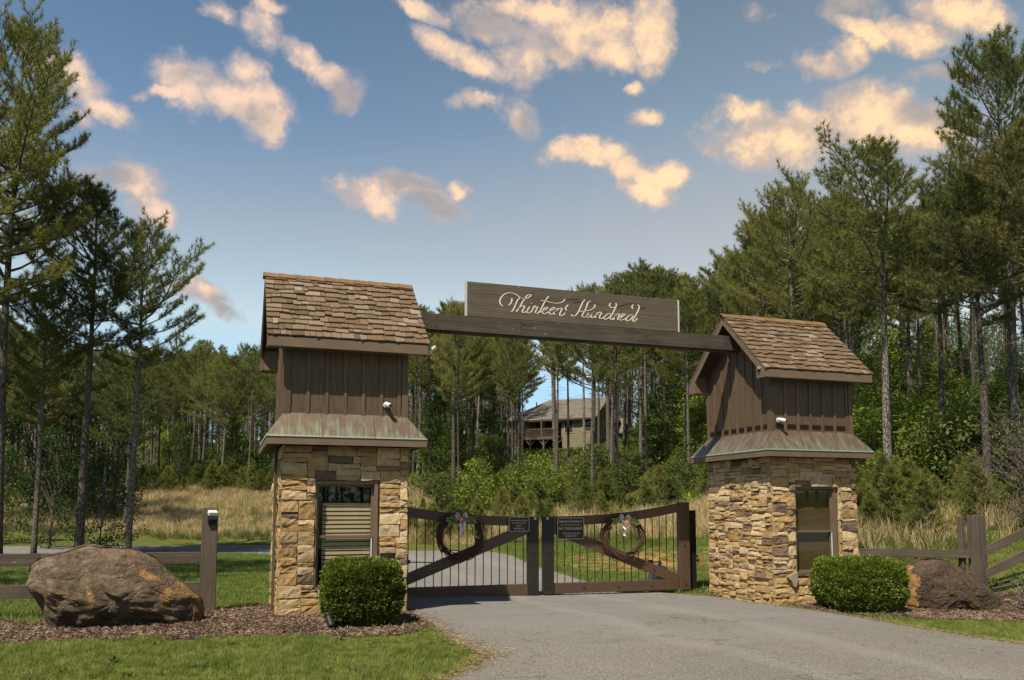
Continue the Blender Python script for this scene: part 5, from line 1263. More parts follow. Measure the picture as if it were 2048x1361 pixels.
# --- broadleaf saplings and shrubs
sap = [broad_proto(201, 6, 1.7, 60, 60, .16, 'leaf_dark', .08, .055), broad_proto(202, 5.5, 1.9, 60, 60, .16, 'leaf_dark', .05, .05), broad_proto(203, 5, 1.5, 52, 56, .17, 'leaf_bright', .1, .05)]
shr = [broad_proto(211, 2.2, 1.25, 34, 48, .14, 'leaf_bright', .02, .03, .7), broad_proto(212, 2.0, 1.1, 30, 48, .13, 'leaf_under', .02, .03, .7), broad_proto(213, 2.6, 1.3, 36, 48, .15, 'leaf_bright', .02, .03, .7)]
def young_pine(seed, H):
    r = random.Random(seed); P = []; D = []; tk = MB(); tk.tube([(0, 0, -.2), (0, 0, H)], [.03, .008], 5)
    for k in range(170):
        h = r.uniform(.04, 1) ; a = r.uniform(0, 6.28); L = (1.08 - h) * .75 * r.uniform(.5, 1.1)
        e = Vector((L * math.cos(a), L * math.sin(a), h * H + L * .45)); tk.tube([(0, 0, h * H * .9), e], [.008, .004], 3, cap=False)
        P.append(e); D.append(Vector((math.cos(a) * .4, math.sin(a) * .4, .8))); P.append(e * .75 + Vector((0, 0, h * H * .25))); D.append(Vector((math.cos(a) * .6, math.sin(a) * .6, .6)))
    V, T = tri_needles(np.array(P, float), np.array(D, float), .15, .014, 15, np.random.default_rng(seed), .7)
    return tk.mesh('stem', M['bark']), fast_mesh('crown', V, T, M['needle_young']), H
yp = [young_pine(221, 1.9), young_pine(222, 1.7)]
for (u, d, h, pr, lab, sx) in [(105, 36, 4.6, 0, 'dark leafy sapling between the near-black trunk and the thick trunk', .8), (205, 33, 3.6, 1, 'dark leafy sapling reaching right from behind the thick pine trunk', 1.0), (8, 39, 4.0, 1, 'dark leafy tree low at the left edge', .8),
                              (150, 50, 8, 0, 'taller broadleaf tree with lit leaves left of the thick pine trunk', .8), (60, 52, 8.5, 0, 'taller broadleaf tree behind the near-black trunk', .9), (225, 48, 7, 0, 'taller broadleaf tree between the two thicker left pines', .8), (-90, 48, 8, 0, 'broadleaf tree just beyond the left edge', 1)]:
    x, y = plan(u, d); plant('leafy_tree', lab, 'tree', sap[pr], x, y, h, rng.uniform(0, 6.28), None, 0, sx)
for (u, d, h, lab) in [(1560, 48, 5, 'bright green sapling behind the right tower'), (1385, 50, 3.6, 'bright green sapling above the hinge stile of the right gate leaf'), (1285, 54, 3.4, 'bright green sapling above the right wreath'), (1730, 31, 4.6, 'bright green tree just right of the right tower'), (860, 56, 5.5, 'bright green sapling right of the left tower'), (985, 74, 7, 'leafy tree left of the hillside house'), (955, 66, 7, 'leafy tree in the gap left of the house among the pines')]:
    x, y = plan(u, d); plant('leafy_tree', lab, 'tree', sap[2] if h < 5.2 else sap[0], x, y, h, rng.uniform(0, 6.28), None, 0, 1.0)
rs = random.Random(37)
for (u0, u1, d0, d1, cnt, grp, prs, hr) in [(275, 560, 61, 86, 14, 'young broadleaf trees among the left pines', (2, 0, 2, 1), (3.0, 6.5)), (820, 1010, 52, 85, 11, 'young broadleaf trees left of the house', (2, 0, 2), (3.0, 6.5)),
                                       (1262, 1440, 46, 85, 12, 'young broadleaf trees right of the house', (2, 2, 0), (2.8, 6.0)), (1700, 2110, 36, 78, 22, 'young broadleaf trees on the right hillside', (2, 2, 1), (2.6, 6.0))]:
    for k in range(cnt):
        u, d = rs.uniform(u0, u1), rs.uniform(d0, d1); x, y = plan(u, d)
        plant('leafy_tree', 'leafy tree', 'tree', sap[rs.choice(prs)], x, y, rs.uniform(*hr), rs.uniform(0, 6.28), grp, 0, rs.uniform(.8, 1.2))
rs = random.Random(31); made = 0
shrub_zones = [(820, 1440, 36, 80, 60, 'bright green shrub under the pines behind the gate', 'shrubs on the slope behind the gate', (0, 2, 1, 1), (.7, 2.6)),
               (1690, 2110, 25, 62, 90, 'green shrub under the pines on the right hillside', 'shrubs on the right hillside', (0, 1, 2, 1), (1.1, 2.8)),
               (280, 560, 60, 78, 26, 'green shrub under the pines beyond the left meadow', 'shrubs beyond the left meadow', (0, 1, 2), (1.2, 2.6)),
               (-60, 290, 56, 80, 16, 'green shrub in the dim stand behind the left boulder', 'shrubs in the left stand', (1, 1, 0), (1.2, 2.8))]
for (u0, u1, d0, d1, cnt, lab, grp, prs, hr) in shrub_zones:
    for k in range(cnt):
        u = rs.uniform(u0, u1); d = rs.uniform(d0, d1) if rs.random() < .5 else rs.uniform(d0, d0 + (d1 - d0) * .45)
        if u > 1690: d = max(d, 25 + (2048 - u) * .012)
        if 1000 < u < 1260 and d > 58: continue
        x, y = plan(u, d); plant('shrub', lab, 'shrub', shr[rs.choice(prs)], x, y, rs.uniform(*hr), rs.uniform(0, 6.28), grp, 0, rs.uniform(.8, 1.2))
yp_zones = [(560, 270, 56.5, 62, 40, 'yellow-green young pine along the top of the left meadow', 'young pines above the left meadow', (1.3, 2.3)),
            (820, 1440, 33.5, 42, 56, 'yellow-green young pine where the tall grass meets the slope', 'young pines above the tall grass', (1.0, 1.9)),
            (1690, 2100, 22, 32, 60, 'olive green young pine above the tall grass at the right', 'young pines on the right bank', (.9, 1.9))]
for (u0, u1, d0, d1, cnt, lab, grp, hr) in yp_zones:
    for k in range(cnt):
        u = rs.uniform(u0, u1); d = rs.uniform(d0, d1)
        x, y = plan(u, d); plant('young_pine', lab, 'young pine', yp[k % 2], x, y, rs.uniform(*hr), rs.uniform(0, 6.28), grp, 0, rs.uniform(.9, 1.3))

# --- bare branching shrub at the right edge, and a leafless young one on the mulch
def bare_shrub(name, label, x, y, h, n, seed):
    r = random.Random(seed); m_ = MB()
    for k in range(n):
        a = r.uniform(0, 6.28); el = R(r.uniform(15, 85)); L = h * r.uniform(.5, 1); d = Vector((math.cos(a) * math.cos(el), math.sin(a) * math.cos(el), math.sin(el)))
        p = Vector((0, 0, h * r.uniform(0, .6))); q = p + d * L * .5; e = q + (d + Vector((r.uniform(-.4, .4), r.uniform(-.4, .4), r.uniform(-.2, .3)))) * L * .4
        m_.tube([p, q, e], [.012, .008, .003], 3, cap=False)
        for j in range(4):
            b = q.lerp(e, r.random()); m_.tube([b, b + Vector((r.uniform(-1, 1), r.uniform(-1, 1), r.uniform(-.2, .8))) * L * .22], [.005, .002], 3, cap=False)
    o = m_.build(name, M['bark']); o.location = (x, y, tz(x, y) - .03); tag(o, label, 'shrub')
x, y = plan(2065, 22); bare_shrub('bare_shrub', 'leafless grey brush at the right edge above the fence', x, y, 2.6, 120, 3)
x, y = plan(2045, 17.2); bare_shrub('bare_shrub', 'small dark leafless shrub on the mulch at the right edge', x, y, .62, 50, 8)

# --- clipped box shrubs
def box_shrub(label, cx, cy, rx, ry, h, seed, n=40000):
    g = np.random.default_rng(seed); q = g.uniform(-1, 1, (n, 3)); q[np.arange(n), g.integers(0, 3, n)] = np.sign(g.uniform(-1, 1, n)); q /= (np.abs(q) ** 4.6).sum(1, keepdims=True) ** (1 / 4.6)
    sh = 1 - np.abs(g.normal(0, .075, (n, 1))); bump_ = np.array([mnoise.noise(Vector(p * 2.6 + seed)) * .10 + mnoise.noise(Vector(p * 7)) * .06 for p in q])[:, None]
    P = q * (sh + bump_); Pz = P * np.array([rx, ry, h / 2]); Pz[:, 2] += h / 2 + .03
    taper = .86 + .14 * np.clip(Pz[:, 2] / (h * .4), 0, 1); Pz[:, 0] *= taper; Pz[:, 1] *= taper
    z0 = tz(cx, cy); e = thing('box_shrub', label, 'shrub', (cx, cy, z0))
    V, T = quads_leaves(Pz, q * .9 + np.array([0, 0, .55]), .044, g, .62, .0)
    link('foliage', fast_mesh('foliage', V, T, M['boxwood']), e)
    tw = MB(); r = random.Random(seed)
    for k in range(170):
        if k > 120:      # stray shoots above the clipped face
            p = Vector(Pz[r.randrange(n)])
            if p.z > h * .6:
                tw.tube([p * .9, p * 1.0 + Vector((r.uniform(-.04, .04), r.uniform(-.04, .04), r.uniform(.04, .10)))], [.003, .0015], 3, cap=False)
            continue
        p = Vector(Pz[r.randrange(n)]); tw.tube([(r.uniform(-.08, .08), r.uniform(-.08, .08), -.05), p * .5 + Vector((0, 0, h * .12)), p * .97], [.010, .006, .002], 3, cap=False)
    tw.build('stems', M['bark'], e)
box_shrub('narrower clipped box shrub at the foot of the left tower window', 1.83, 11.62, .50, .50, .86, 5)
box_shrub('wide clipped box shrub at the foot of the right tower window', 10.53, 12.05, .68, .58, .90, 6, 44000)

# ------------------------------------------------------------------ house on the hillside
def house_far():
    a = -R(45); ux, uy = math.cos(a), math.sin(a)          # long side runs towards the near right corner
    cx, cy = plan(1187, 100); zb = 8.3
    H_ = thing('hillside_house', 'olive tan clapboard house with a long brown deck among the pines on the hill', 'house', (cx, cy, zb), a)
    Lf, Dp_ = 11.5, 8.5           # local: x from -Lf..0 along the front, y 0..Dp behind, front faces -y
    ze, zr_ = 4.35, 7.0
    wl = MB()
    def clap(x0, y0, x1, y1, z0, zt, nrm):
        n = int((zt - z0) / .19)
        for k in range(n):
            za, zc_ = z0 + k * .19, z0 + (k + 1) * .19; ox, oy = nrm[0] * .03, nrm[1] * .03
            wl.add([(x0 + ox, y0 + oy, za), (x1 + ox, y1 + oy, za), (x1, y1, zc_), (x0, y0, zc_)], [(0, 1, 2, 3)])
            wl.add([(x0, y0, za), (x1, y1, za), (x1 + ox, y1 + oy, za), (x0 + ox, y0 + oy, za)], [(0, 1, 2, 3)])
    clap(-4.0, 0, 0, 0, -1.2, ze, (0, -1)); clap(-Lf, .0, -8.6, .0, 1.9, ze, (0, -1)); clap(0, 0, 0, Dp_, -1.2, ze, (1, 0))
    n = 14
    for k in range(n):
        t0, t1 = k / n, (k + 1) / n; h0, h1 = ze + (zr_ - ze) * t0, ze + (zr_ - ze) * t1; i0, i1 = Dp_ / 2 * t0, Dp_ / 2 * t1
        wl.add([(.03, i0, h0), (.03, Dp_ - i0, h0), (0, Dp_ - i1, h1), (0, i1, h1)], [(0, 1, 2, 3)])
    wl.box(-8.6, -4.0, 1.6, 1.7, -1.2, ze); wl.box(-Lf, -Lf + .1, .02, Dp_, 1.9, ze); wl.box(-Lf, 0, Dp_ - .1, Dp_, -1.2, ze); wl.box(-8.62, -8.5, 0.02, 1.7, 1.9, ze); wl.box(-4.1, -4.0, .02, 1.7, 1.9, ze)
    wl.build('wall', M['siding'], H_)
    MB().box(-Lf + .2, -4.1, 1.3, 1.4, -1.2, 1.8).build('porch_back_wall', M['dark_gap'], H_)
    rf = MB(); ov = .55
    def slab(p):
        t = .12; m = [Vector(v) for v in p]; n_ = (m[1] - m[0]).cross(m[-1] - m[0]).normalized()
        if n_.z < 0: n_ = -n_
        q = [v - n_ * t for v in m]; k_ = len(m)
        rf.add(m + q, [tuple(range(k_)), tuple(range(2 * k_ - 1, k_ - 1, -1))] + [(i, k_ + i, k_ + (i + 1) % k_, (i + 1) % k_) for i in range(k_)])
    sl_ = (zr_ - ze) / (Dp_ / 2); zo = ze - ov * sl_
    slab([(ov, -ov, zo), (ov, Dp_ / 2, zr_), (-Lf + 4.0, Dp_ / 2, zr_), (-Lf - ov, -ov, zo)])
    slab([(ov, Dp_ + ov, zo), (-Lf - ov, Dp_ + ov, zo), (-Lf + 4.0, Dp_ / 2, zr_), (ov, Dp_ / 2, zr_)])
    slab([(-Lf - ov, -ov, zo), (-Lf + 4.0, Dp_ / 2, zr_), (-Lf - ov, Dp_ + ov, zo)])
    roof_ = rf.build('roof', M['roof_far'], H_)
    MB().box(-Lf - ov, ov, -ov - .03, -ov, zo - .22, zo - .02).build('fascia', M['soffit'], roof_)
    for s_ in (0, 1):
        y0_, y1_ = (-ov, Dp_ / 2) if not s_ else (Dp_ + ov, Dp_ / 2)
        MB().prism([(y0_, zo - .30), (y1_, zr_ - .30), (y1_, zr_ - .13), (y0_, zo - .13)], 'x', ov - .08, ov - .02).build('rake_board', M['soffit'], roof_)
    # small front-facing wing at the right
    wg = MB(); wg.prism([(Dp_ - .5, -1.2), (Dp_ + 3.4, -1.2), (Dp_ + 3.4, 3.0), (Dp_ + 1.45, 4.6), (Dp_ - .5, 3.0)], 'x', -3, .9); wg.build('side_wing', M['siding'], H_)
    rw = MB(); rw.prism([(Dp_ - 1.0, 2.7), (Dp_ + 1.45, 4.72), (Dp_ + 1.45, 4.9), (Dp_ - 1.0, 2.9)], 'x', -3, 1.3); rw.prism([(Dp_ + 3.9, 2.7), (Dp_ + 1.45, 4.72), (Dp_ + 1.45, 4.9), (Dp_ + 3.9, 2.9)], 'x', -3, 1.3)
    rw.build('wing_roof', M['roof_far'], H_)
    for (x0, w_, z0_, h_, y_) in ((-3.6, 1.0, 2.35, 1.5, 0), (-1.3, 1.2, 2.45, 1.5, 0), (-10.9, 1.3, 2.4, 1.6, 0), (-9.5, .7, 2.4, 1.6, 0), (-8.2, 1.0, 2.1, 1.9, 1.6), (-6.9, 1.3, 2.1, 1.9, 1.6), (-5.3, 1.0, 2.1, 1.9, 1.6)):
        wm = MB(); fr = .08
        wm.box(x0 - fr, x0, y_ - .07, y_ - .02, z0_ - fr, z0_ + h_ + fr); wm.box(x0 + w_, x0 + w_ + fr, y_ - .07, y_ - .02, z0_ - fr, z0_ + h_ + fr); wm.box(x0, x0 + w_, y_ - .07, y_ - .02, z0_ - fr, z0_); wm.box(x0, x0 + w_, y_ - .07, y_ - .02, z0_ + h_, z0_ + h_ + fr); wm.box(x0, x0 + w_, y_ - .065, y_ - .03, z0_ + h_ / 2 - .03, z0_ + h_ / 2 + .03)
        wf = wm.build('window', M['blind'], H_)
        MB().box(x0, x0 + w_, y_ - .05, y_ - .04, z0_, z0_ + h_).build('pane', M['room'], wf)
    dk = MB(); dk.box(-Lf, -4.0, -1.4, 1.3, 1.72, 1.9); dk.box(-Lf, -4.0, -1.45, -1.35, 1.5, 1.9); deck = dk.build('deck', M['deck'], H_)
    rl = MB(); rl.box(-8.6, -4.0, -1.42, -1.34, 2.75, 2.85); rl.box(-8.6, -4.0, -1.40, -1.36, 2.0, 2.06)
    for k in range(38): rl.box(-8.6 + k * .124, -8.56 + k * .124, -1.40, -1.36, 2.06, 2.75)
    rl.build('railing', M['deck'], deck)
    for k in range(5):
        x_ = -Lf + .3 + k * 1.75; MB().box(x_, x_ + .2, -1.4, -1.2, -2.2, 1.5).build('post', M['deck'], deck)
        bm2 = MB()
        for sg_ in (-1, 1): bm2.tube([(x_ + .1, -1.3, .75), (x_ + .1 + sg_ * .65, -1.3, 1.5)], .07, 4)
        bm2.build('brace', M['deck'], deck)
    for k in range(2):
        x_ = -8.5 + k * 2.3; MB().box(x_, x_ + .16, -1.38, -1.2, 1.9, 4.0).build('porch_post', M['deck'], deck)
    MB().tube([(-8.9, 3.4, 5.5), (-8.9, 3.4, 6.7)], .09, 8).build('roof_vent', M['soffit'], H_)
house_far()

# ------------------------------------------------------------------ ground cover that nobody could count (instanced with geometry nodes)
def scatter(name, label, cat, P, RZ, SC, protos):
    """one object: points with rot and scl attributes, one of the protos on each"""
    me = bpy.data.meshes.new(name); me.vertices.add(len(P)); me.vertices.foreach_set('co', np.asarray(P, np.float32).ravel())
    a = me.attributes.new('rot', 'FLOAT_VECTOR', 'POINT'); a.data.foreach_set('vector', np.asarray(RZ, np.float32).ravel())
    a = me.attributes.new('scl', 'FLOAT_VECTOR', 'POINT'); a.data.foreach_set('vector', np.asarray(SC, np.float32).ravel())
    o = link(name, me); tag(o, label, cat, kind='stuff')
    src = bpy.data.collections.new(name + '_source')
    for p in protos: src.objects.link(bpy.data.objects.new(name + '_tuft', p))
    ng = bpy.data.node_groups.new(name, 'GeometryNodeTree')
    ng.interface.new_socket('Geometry', in_out='INPUT', socket_type='NodeSocketGeometry'); ng.interface.new_socket('Geometry', in_out='OUTPUT', socket_type='NodeSocketGeometry')
    N = ng.nodes; L = ng.links; gi = N.new('NodeGroupInput'); go = N.new('NodeGroupOutput')
    ci = N.new('GeometryNodeCollectionInfo'); ci.inputs['Collection'].default_value = src; ci.inputs['Separate Children'].default_value = True; ci.inputs['Reset Children'].default_value = True
    m2p = N.new('GeometryNodeMeshToPoints'); iop = N.new('GeometryNodeInstanceOnPoints'); iop.inputs['Pick Instance'].default_value = True
    r1 = N.new('GeometryNodeInputNamedAttribute'); r1.data_type = 'FLOAT_VECTOR'; r1.inputs['Name'].default_value = 'rot'
    r2 = N.new('GeometryNodeInputNamedAttribute'); r2.data_type = 'FLOAT_VECTOR'; r2.inputs['Name'].default_value = 'scl'
    e2r = N.new('FunctionNodeEulerToRotation')
    L.new(gi.outputs[0], m2p.inputs['Mesh']); L.new(m2p.outputs[0], iop.inputs['Points']); L.new(ci.outputs[0], iop.inputs['Instance'])
    L.new(r1.outputs['Attribute'], e2r.inputs[0]); L.new(e2r.outputs[0], iop.inputs['Rotation']); L.new(r2.outputs['Attribute'], iop.inputs['Scale']); L.new(iop.outputs[0], go.inputs[0])
    md = o.modifiers.new('instances', 'NODES'); md.node_group = ng
    return o
def blades(seed, n, h, w_, rad, lean, mat, seg=2, head=0.0):
    g = np.random.default_rng(seed); V = []; T = []
    for k in range(n):
        a = g.uniform(0, 6.28); rr = rad * math.sqrt(g.uniform()); p = np.array([rr * math.cos(a), rr * math.sin(a), 0.]); b = g.uniform(0, 6.28); ln = abs(g.normal(0, lean)); hh = h * g.uniform(.6, 1.15)
        d = np.array([math.cos(b), math.sin(b), 0]); c = g.uniform(0, 6.28); s = np.array([math.cos(c), math.sin(c), 0]) * w_ / 2
        base = len(V)
        for i in range(seg + 1):
            t = i / seg; q = p + d * hh * ln * t * t + np.array([0, 0, hh * (t - .25 * ln * t * t)]); wd = s * (1 - t) ** .7 if not head else s * (1.0 if t < .5 else (1.0 + head * math.sin((t - .5) * 2 * math.pi)) * (1.2 - t))
            if i < seg: V += [q - wd, q + wd]
            else: V.append(q)
        for i in range(seg - 1): b0 = base + 2 * i; T += [(b0, b0 + 1, b0 + 3), (b0, b0 + 3, b0 + 2)]
        T.append((base + 2 * seg - 2, base + 2 * seg - 1, base + 2 * seg))
    return fast_mesh('tuft', V, T, mat)
def fill(region, dens, g, avoid=(), x0=None, seed=0):
    (xa, xb, ya, yb) = region; n = int((xb - xa) * (yb - ya) * dens); X = g.uniform(xa, xb, n); Y = g.uniform(ya, yb, n)
    k = np.ones(n, bool)
    for p in avoid: k &= ~in_poly(X, Y, p)
    return X[k], Y[k]
towers = [[(.8, 12.85), (2.74, 12.85), (2.74, 15.05), (.8, 15.05)], [(9.45, 12.97), (11.4, 12.97), (11.4, 15.2), (9.45, 15.2)]]
avoid_all = [road_poly, street_poly, mulch_l_poly, mulch_r_poly] + towers
g = np.random.default_rng(77)
def view_bits(X, Y):
    """bearing reading u and distance d of plan points, to keep cover where it can be seen"""
    t = R(YAW); xr = X * math.cos(t) - Y * math.sin(t); yf = X * math.sin(t) + Y * math.cos(t)
    return 1024 + FPX * xr / np.maximum(yf, .1), yf
def mk(P2, scl, zoff=0.0, tilt=.12, gg=g, wide=None):
    X, Y = P2; n = len(X); Z = TZ(X, Y) + zoff; s = gg.uniform(scl[0], scl[1], n)
    S3 = np.stack([s if wide is None else gg.uniform(*wide, n)] * 2 + [s], 1)
    return np.stack([X, Y, Z], 1), np.stack([gg.normal(0, tilt, n), gg.normal(0, tilt, n), gg.uniform(0, 6.28, n)], 1), S3
def keep(X, Y, cond): return X[cond], Y[cond]

# lawn nearest the camera and beside the drive
lawn = [blades(s, 26, .060, .0050, .05, .55, M['grass'], 2) for s in (1, 2, 3)]
X, Y = fill((-6, 3, 6, 11.6), 620, g, avoid_all); u, d = view_bits(X, Y); X, Y = keep(X, Y, (u > -150) & (u < 1100) & (d > 5.5))
nz = np.array([mnoise.noise(Vector((a * 1.1, b * 1.1, 0))) for a, b in zip(X, Y)])
X, Y = keep(X, Y, nz > -.42)
X = X + g.normal(0, .035, len(X)); Y = Y + g.normal(0, .035, len(Y))
P_, R_, S_ = mk((X, Y), (.55, 1.3)); nz = np.array([mnoise.noise(Vector((a * .9, b * .9, 7))) + .6 * mnoise.noise(Vector((a * 3, b * 3, 3))) for a, b in zip(X, Y)]); S_[:, 2] *= np.clip(1 + nz * .9, .45, 1.7); scatter('front_lawn_grass', 'short green lawn grass in front of the left mulch bed', 'grass', P_, R_, S_, lawn)
X, Y = fill((9.6, 17, 5.5, 11.2), 420, g, avoid_all); u, d = view_bits(X, Y); X, Y = keep(X, Y, (u < 2250))
P_, R_, S_ = mk((X, Y), (.6, 1.1)); scatter('verge_grass', 'short yellow-green grass between the drive and the right mulch bed', 'grass', P_, R_, S_, lawn)
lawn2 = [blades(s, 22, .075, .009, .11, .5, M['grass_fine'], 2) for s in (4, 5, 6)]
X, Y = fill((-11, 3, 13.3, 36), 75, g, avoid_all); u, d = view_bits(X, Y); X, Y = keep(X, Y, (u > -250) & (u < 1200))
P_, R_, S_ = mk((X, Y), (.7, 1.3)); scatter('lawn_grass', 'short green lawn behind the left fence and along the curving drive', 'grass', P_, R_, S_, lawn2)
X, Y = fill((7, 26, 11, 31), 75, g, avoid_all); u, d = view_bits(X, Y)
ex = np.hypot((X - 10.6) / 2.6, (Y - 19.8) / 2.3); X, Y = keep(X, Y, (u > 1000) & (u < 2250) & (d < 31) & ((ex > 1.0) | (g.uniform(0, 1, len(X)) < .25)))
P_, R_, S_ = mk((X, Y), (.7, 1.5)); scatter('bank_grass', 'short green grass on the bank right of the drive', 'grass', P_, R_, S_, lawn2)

# tall dry grass of the meadow
tall = [blades(s, 34, .78, .012, .22, .33, M['straw'], 4, .9) for s in (11, 12, 13)]
tallg = [blades(s, 26, .5, .016, .22, .45, M['leaf_under'], 3) for s in (14, 15)]
def meadow_mask(X, Y, jit):
    u, d = view_bits(X, Y)
    lo = np.interp(u, [-200, 0, 300, 560, 800, 900, 1100, 1300, 1420, 1700, 1850, 1950, 2048, 2300], [38, 38, 38.5, 38, 36, 33.5, 28, 26, 25, 18.6, 18.2, 18.2, 18.6, 19])
    hi = np.interp(u, [-200, 0, 300, 560, 800, 900, 1100, 1300, 1420, 1700, 1850, 1950, 2048, 2300], [60, 60, 60, 58, 48, 40, 36.5, 34.5, 32, 22.5, 21.5, 20.5, 20.5, 21])
    return (u > -700) & (u < 2250) & (d > lo + jit) & (d < hi)
X, Y = fill((-40, 26, 14, 70), 13, g, avoid_all); jit = np.abs(g.normal(0, .7, len(X))); X, Y = keep(X, Y, meadow_mask(X, Y, jit))
nz = np.array([mnoise.noise(Vector((a * .16, b * .16, 4))) + .5 * mnoise.noise(Vector((a * .5, b * .5, 1))) for a, b in zip(X, Y)])
P_, R_, S_ = mk((X, Y), (.55, 1.15), -.03); S_[:, 2] *= np.clip(1 + nz * .6, .6, 1.3) * np.interp(view_bits(X, Y)[0], [500, 900, 1500, 1750], [.72, .95, .95, .74])
scatter('tall_meadow_grass', 'tall straw-coloured meadow grass beyond the drive', 'grass', P_, R_, S_, tall)
X, Y = fill((-26, 26, 14, 70), 9, g, avoid_all); X, Y = keep(X, Y, meadow_mask(X, Y, -1.2)); nz = np.array([mnoise.noise(Vector((a * .2, b * .2, 9))) for a, b in zip(X, Y)]); X, Y = keep(X, Y, nz > -.16)
P_, R_, S_ = mk((X, Y), (.5, 1.1), -.03); scatter('green_meadow_weeds', 'green weeds mixed through the tall meadow grass', 'weeds', P_, R_, S_, tallg)

# leafy undergrowth and pine straw on the forest floor
und = []
for s_ in (1, 2, 3):
    gg = np.random.default_rng(s_); q = gg.normal(0, 1, (90, 3)); q[:, 2] = np.abs(q[:, 2]); q /= np.linalg.norm(q, axis=1, keepdims=True); V_, T_ = quads_leaves(q * np.array([.5, .5, .45]) * gg.uniform(.3, 1, (90, 1)), q, .15, gg); und.append(fast_mesh('clump', V_, T_, M['leaf_bright'] if s_ == 1 else M['leaf_under']))
def forest_mask(X, Y, far=105):
    u, d = view_bits(X, Y)
    hi = np.interp(u, [-200, 0, 300, 560, 800, 900, 1100, 1300, 1420, 1700, 1850, 1950, 2048, 2300], [46, 48, 60, 58, 48, 40, 36.5, 34.5, 32, 23, 22, 21, 21, 22])
    return (u > -250) & (u < 2300) & (d > hi - 1) & (d < far)
X, Y = fill((-45, 95, 5, 110), 2.4, g); X, Y = keep(X, Y, forest_mask(X, Y)); nz = np.array([mnoise.noise(Vector((a * .12, b * .12, 2))) for a, b in zip(X, Y)]); X, Y = keep(X, Y, nz > -.22)
P_, R_, S_ = mk((X, Y), (.5, 1.5)); scatter('undergrowth', 'leafy green undergrowth covering the forest floor', 'undergrowth', P_, R_, S_, und)

# weeds in the front lawn, and straw and leaf bits blown along the edges of the drive
weed = []
for s_ in (21, 22):
    gg = np.random.default_rng(s_); q = gg.normal(0, 1, (16, 3)); q[:, 2] = np.abs(q[:, 2]) * .5; q /= np.linalg.norm(q, axis=1, keepdims=True)
    V_, T_ = quads_leaves(q * np.array([.02, .02, .015]), q, .05, gg, .5, .0); weed.append(fast_mesh('weed', V_, T_, M['leaf_under']))
X, Y = fill((-6, 3, 6, 11.4), 5, g, avoid_all); P_, R_, S_ = mk((X, Y), (.5, 1.4), .015); scatter('lawn_weeds', 'low broad-leaved weeds dotted through the front lawn', 'weeds', P_, R_, S_, weed)

# mulch chips
def chip(seed):
    g_ = np.random.default_rng(seed); V = []; T = []
    for k in range(9):
        c = g_.uniform(-.06, .06, 3) * np.array([1, 1, .12]); d = g_.normal(0, 1, 3) * np.array([1, 1, .3]); d /= np.linalg.norm(d); n = np.cross(d, g_.normal(0, 1, 3)); n /= np.linalg.norm(n); L = g_.uniform(.018, .05); w_ = g_.uniform(.004, .010)
        b = len(V); V += [c - d * L / 2 - n * w_ / 2, c - d * L / 2 + n * w_ / 2, c + d * L / 2 + n * w_ / 3, c + d * L / 2 - n * w_ / 3]; T += [(b, b + 1, b + 2), (b, b + 2, b + 3)]
    return fast_mesh('chip', V, T, M['mulch'])
chips = [chip(s) for s in (1, 2, 3, 4, 5)]
for nm, poly, box_, lab, av in (('mulch_left', mulch_l_poly, (-5, 2.8, 10.3, 14.9), 'shredded brown bark mulch around the left boulder and tower', towers), ('mulch_right', mulch_r_poly, (9.3, 17.5, 9.4, 15.6), 'shredded brown bark mulch around the right boulder and tower', towers)):
    X, Y = fill(box_, 520, g, av); m__ = in_poly(X, Y, poly); X, Y = X[m__], Y[m__]; u, d = view_bits(X, Y); X, Y = keep(X, Y, (u > -200) & (u < 2300))
    P_, R_, S_ = mk((X, Y), (.6, 1.4), .038, .25); scatter(nm, lab, 'mulch', P_, R_, S_, chips)

edge_pts = []
for L_ in (smooth_line(road_left[3:12], 400), smooth_line(road_right[3:11], 400)):
    sgn_ = 1 if L_[200][0] < 6 else -1
    for (x, y) in L_:
        for k in range(5):
            off = abs(g.normal(0, .16)) ** 1.0 * sgn_; edge_pts.append((x + off + g.normal(0, .02), y + g.normal(0, .05)))
E_ = np.array(edge_pts); lit_ = []
for s_ in (31, 32, 33):
    g_ = np.random.default_rng(s_); V_ = []; T_ = []
    for k in range(4):
        c = g_.uniform(-.06, .06, 3) * np.array([1, 1, .06]); a = g_.uniform(0, 6.28); dd = np.array([math.cos(a), math.sin(a), .05]); nn_ = np.array([-math.sin(a), math.cos(a), .1]); L = g_.uniform(.012, .06); w_ = g_.uniform(.003, .009)
        b = len(V_); V_ += [c - dd * L / 2 - nn_ * w_ / 2, c - dd * L / 2 + nn_ * w_ / 2, c + dd * L / 2 + nn_ * w_ / 3, c + dd * L / 2 - nn_ * w_ / 3]; T_ += [(b, b + 1, b + 2), (b, b + 2, b + 3)]
    lit_.append(fast_mesh('bits', V_, T_, M['straw'] if s_ == 31 else M['litter']))
P_, R_, S_ = mk((E_[:, 0], E_[:, 1]), (.6, 1.3), .027, .03); scatter('edge_litter', 'dry straw and bark bits blown along the edges of the drive', 'litter', P_, R_, S_, lit_)

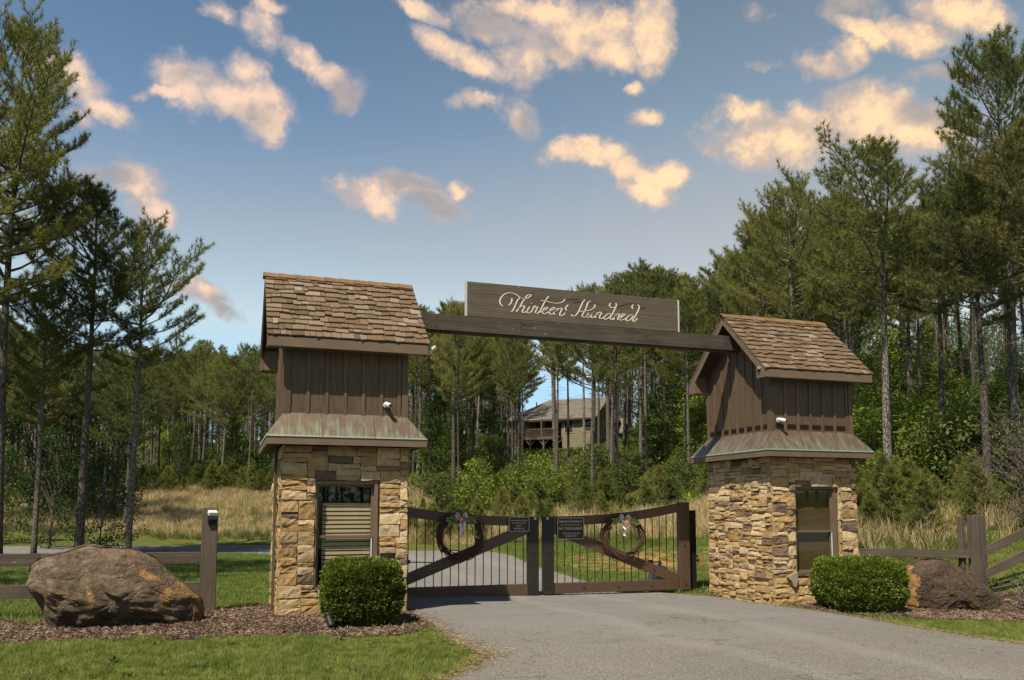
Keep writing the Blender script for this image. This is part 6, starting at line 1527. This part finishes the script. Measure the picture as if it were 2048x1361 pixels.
# labels that single each plant out: how far back it stands, and what it stands above or behind
LAND = [(-999, 40, 'at the far left edge'), (40, 120, 'behind the left end of the left boulder'), (120, 200, 'behind the middle of the left boulder'), (200, 280, 'behind the right end of the left boulder'),
        (280, 400, 'beyond the left fence rails'), (400, 445, 'beyond the tall left fence post'), (445, 560, 'beside the left tower on its outer side'), (560, 700, 'behind the left half of the left tower'), (700, 815, 'behind the right half of the left tower'),
        (815, 870, 'just right of the left tower'), (870, 965, 'above the left wreath'), (965, 1058, 'above the smaller gate plaque'), (1058, 1110, 'above the gap between the gate leaves'),
        (1110, 1185, 'above the larger gate plaque'), (1185, 1285, 'above the right wreath'), (1285, 1360, 'above the brace of the right gate leaf'), (1360, 1425, 'above the right gate post'),
        (1425, 1500, 'behind the gable of the right tower'), (1500, 1610, 'behind the near roof end of the right tower'), (1610, 1720, 'behind the outer roof end of the right tower'), (1720, 1765, 'just right of the right tower'), (1765, 1810, 'above the right end of the wide box shrub'), (1810, 1860, 'above the left half of the red brown boulder'),
        (1860, 1920, 'above the right half of the red brown boulder'), (1920, 1975, 'above the tall right fence post'), (1975, 2040, 'above the rising right fence rails'), (2040, 9999, 'at the far right edge')]
ORD = 'first second third fourth fifth sixth seventh eighth ninth tenth eleventh twelfth thirteenth fourteenth fifteenth sixteenth seventeenth eighteenth nineteenth twentieth twenty-first twenty-second twenty-third twenty-fourth twenty-fifth twenty-sixth twenty-seventh twenty-eighth twenty-ninth thirtieth thirty-first thirty-second thirty-third thirty-fourth'.split()
cells = {}
for o in C.objects:
    if o.parent is None and o.get('group') and o.get('category') in ('pine tree', 'shrub', 'young pine', 'tree'):
        u, d = view_bits(np.array([o.location.x]), np.array([o.location.y])); u, d = float(u[0]), float(d[0])
        place_ = next(t for a, b, t in LAND if a <= u < b)
        yel = any(c.material_slots and c.material_slots[0].material == M['needle_yellow'] for c in o.children)
        kind_ = {'pine tree': 'yellowing pine' if yel else 'slim pine', 'shrub': 'leafy shrub', 'young pine': 'young pine', 'tree': 'young broadleaf tree'}[o['category']]
        cells.setdefault((kind_, place_), []).append((d, o))
for (kind_, place_), L_ in cells.items():
    L_.sort(key=lambda q: q[0])
    for i, (d, o) in enumerate(L_):
        o['label'] = ('%s %s' % (kind_, place_)) if len(L_) == 1 else '%s %s, %s back' % (kind_, place_, ORD[min(i, 33)])
print('objects', len(bpy.data.objects))
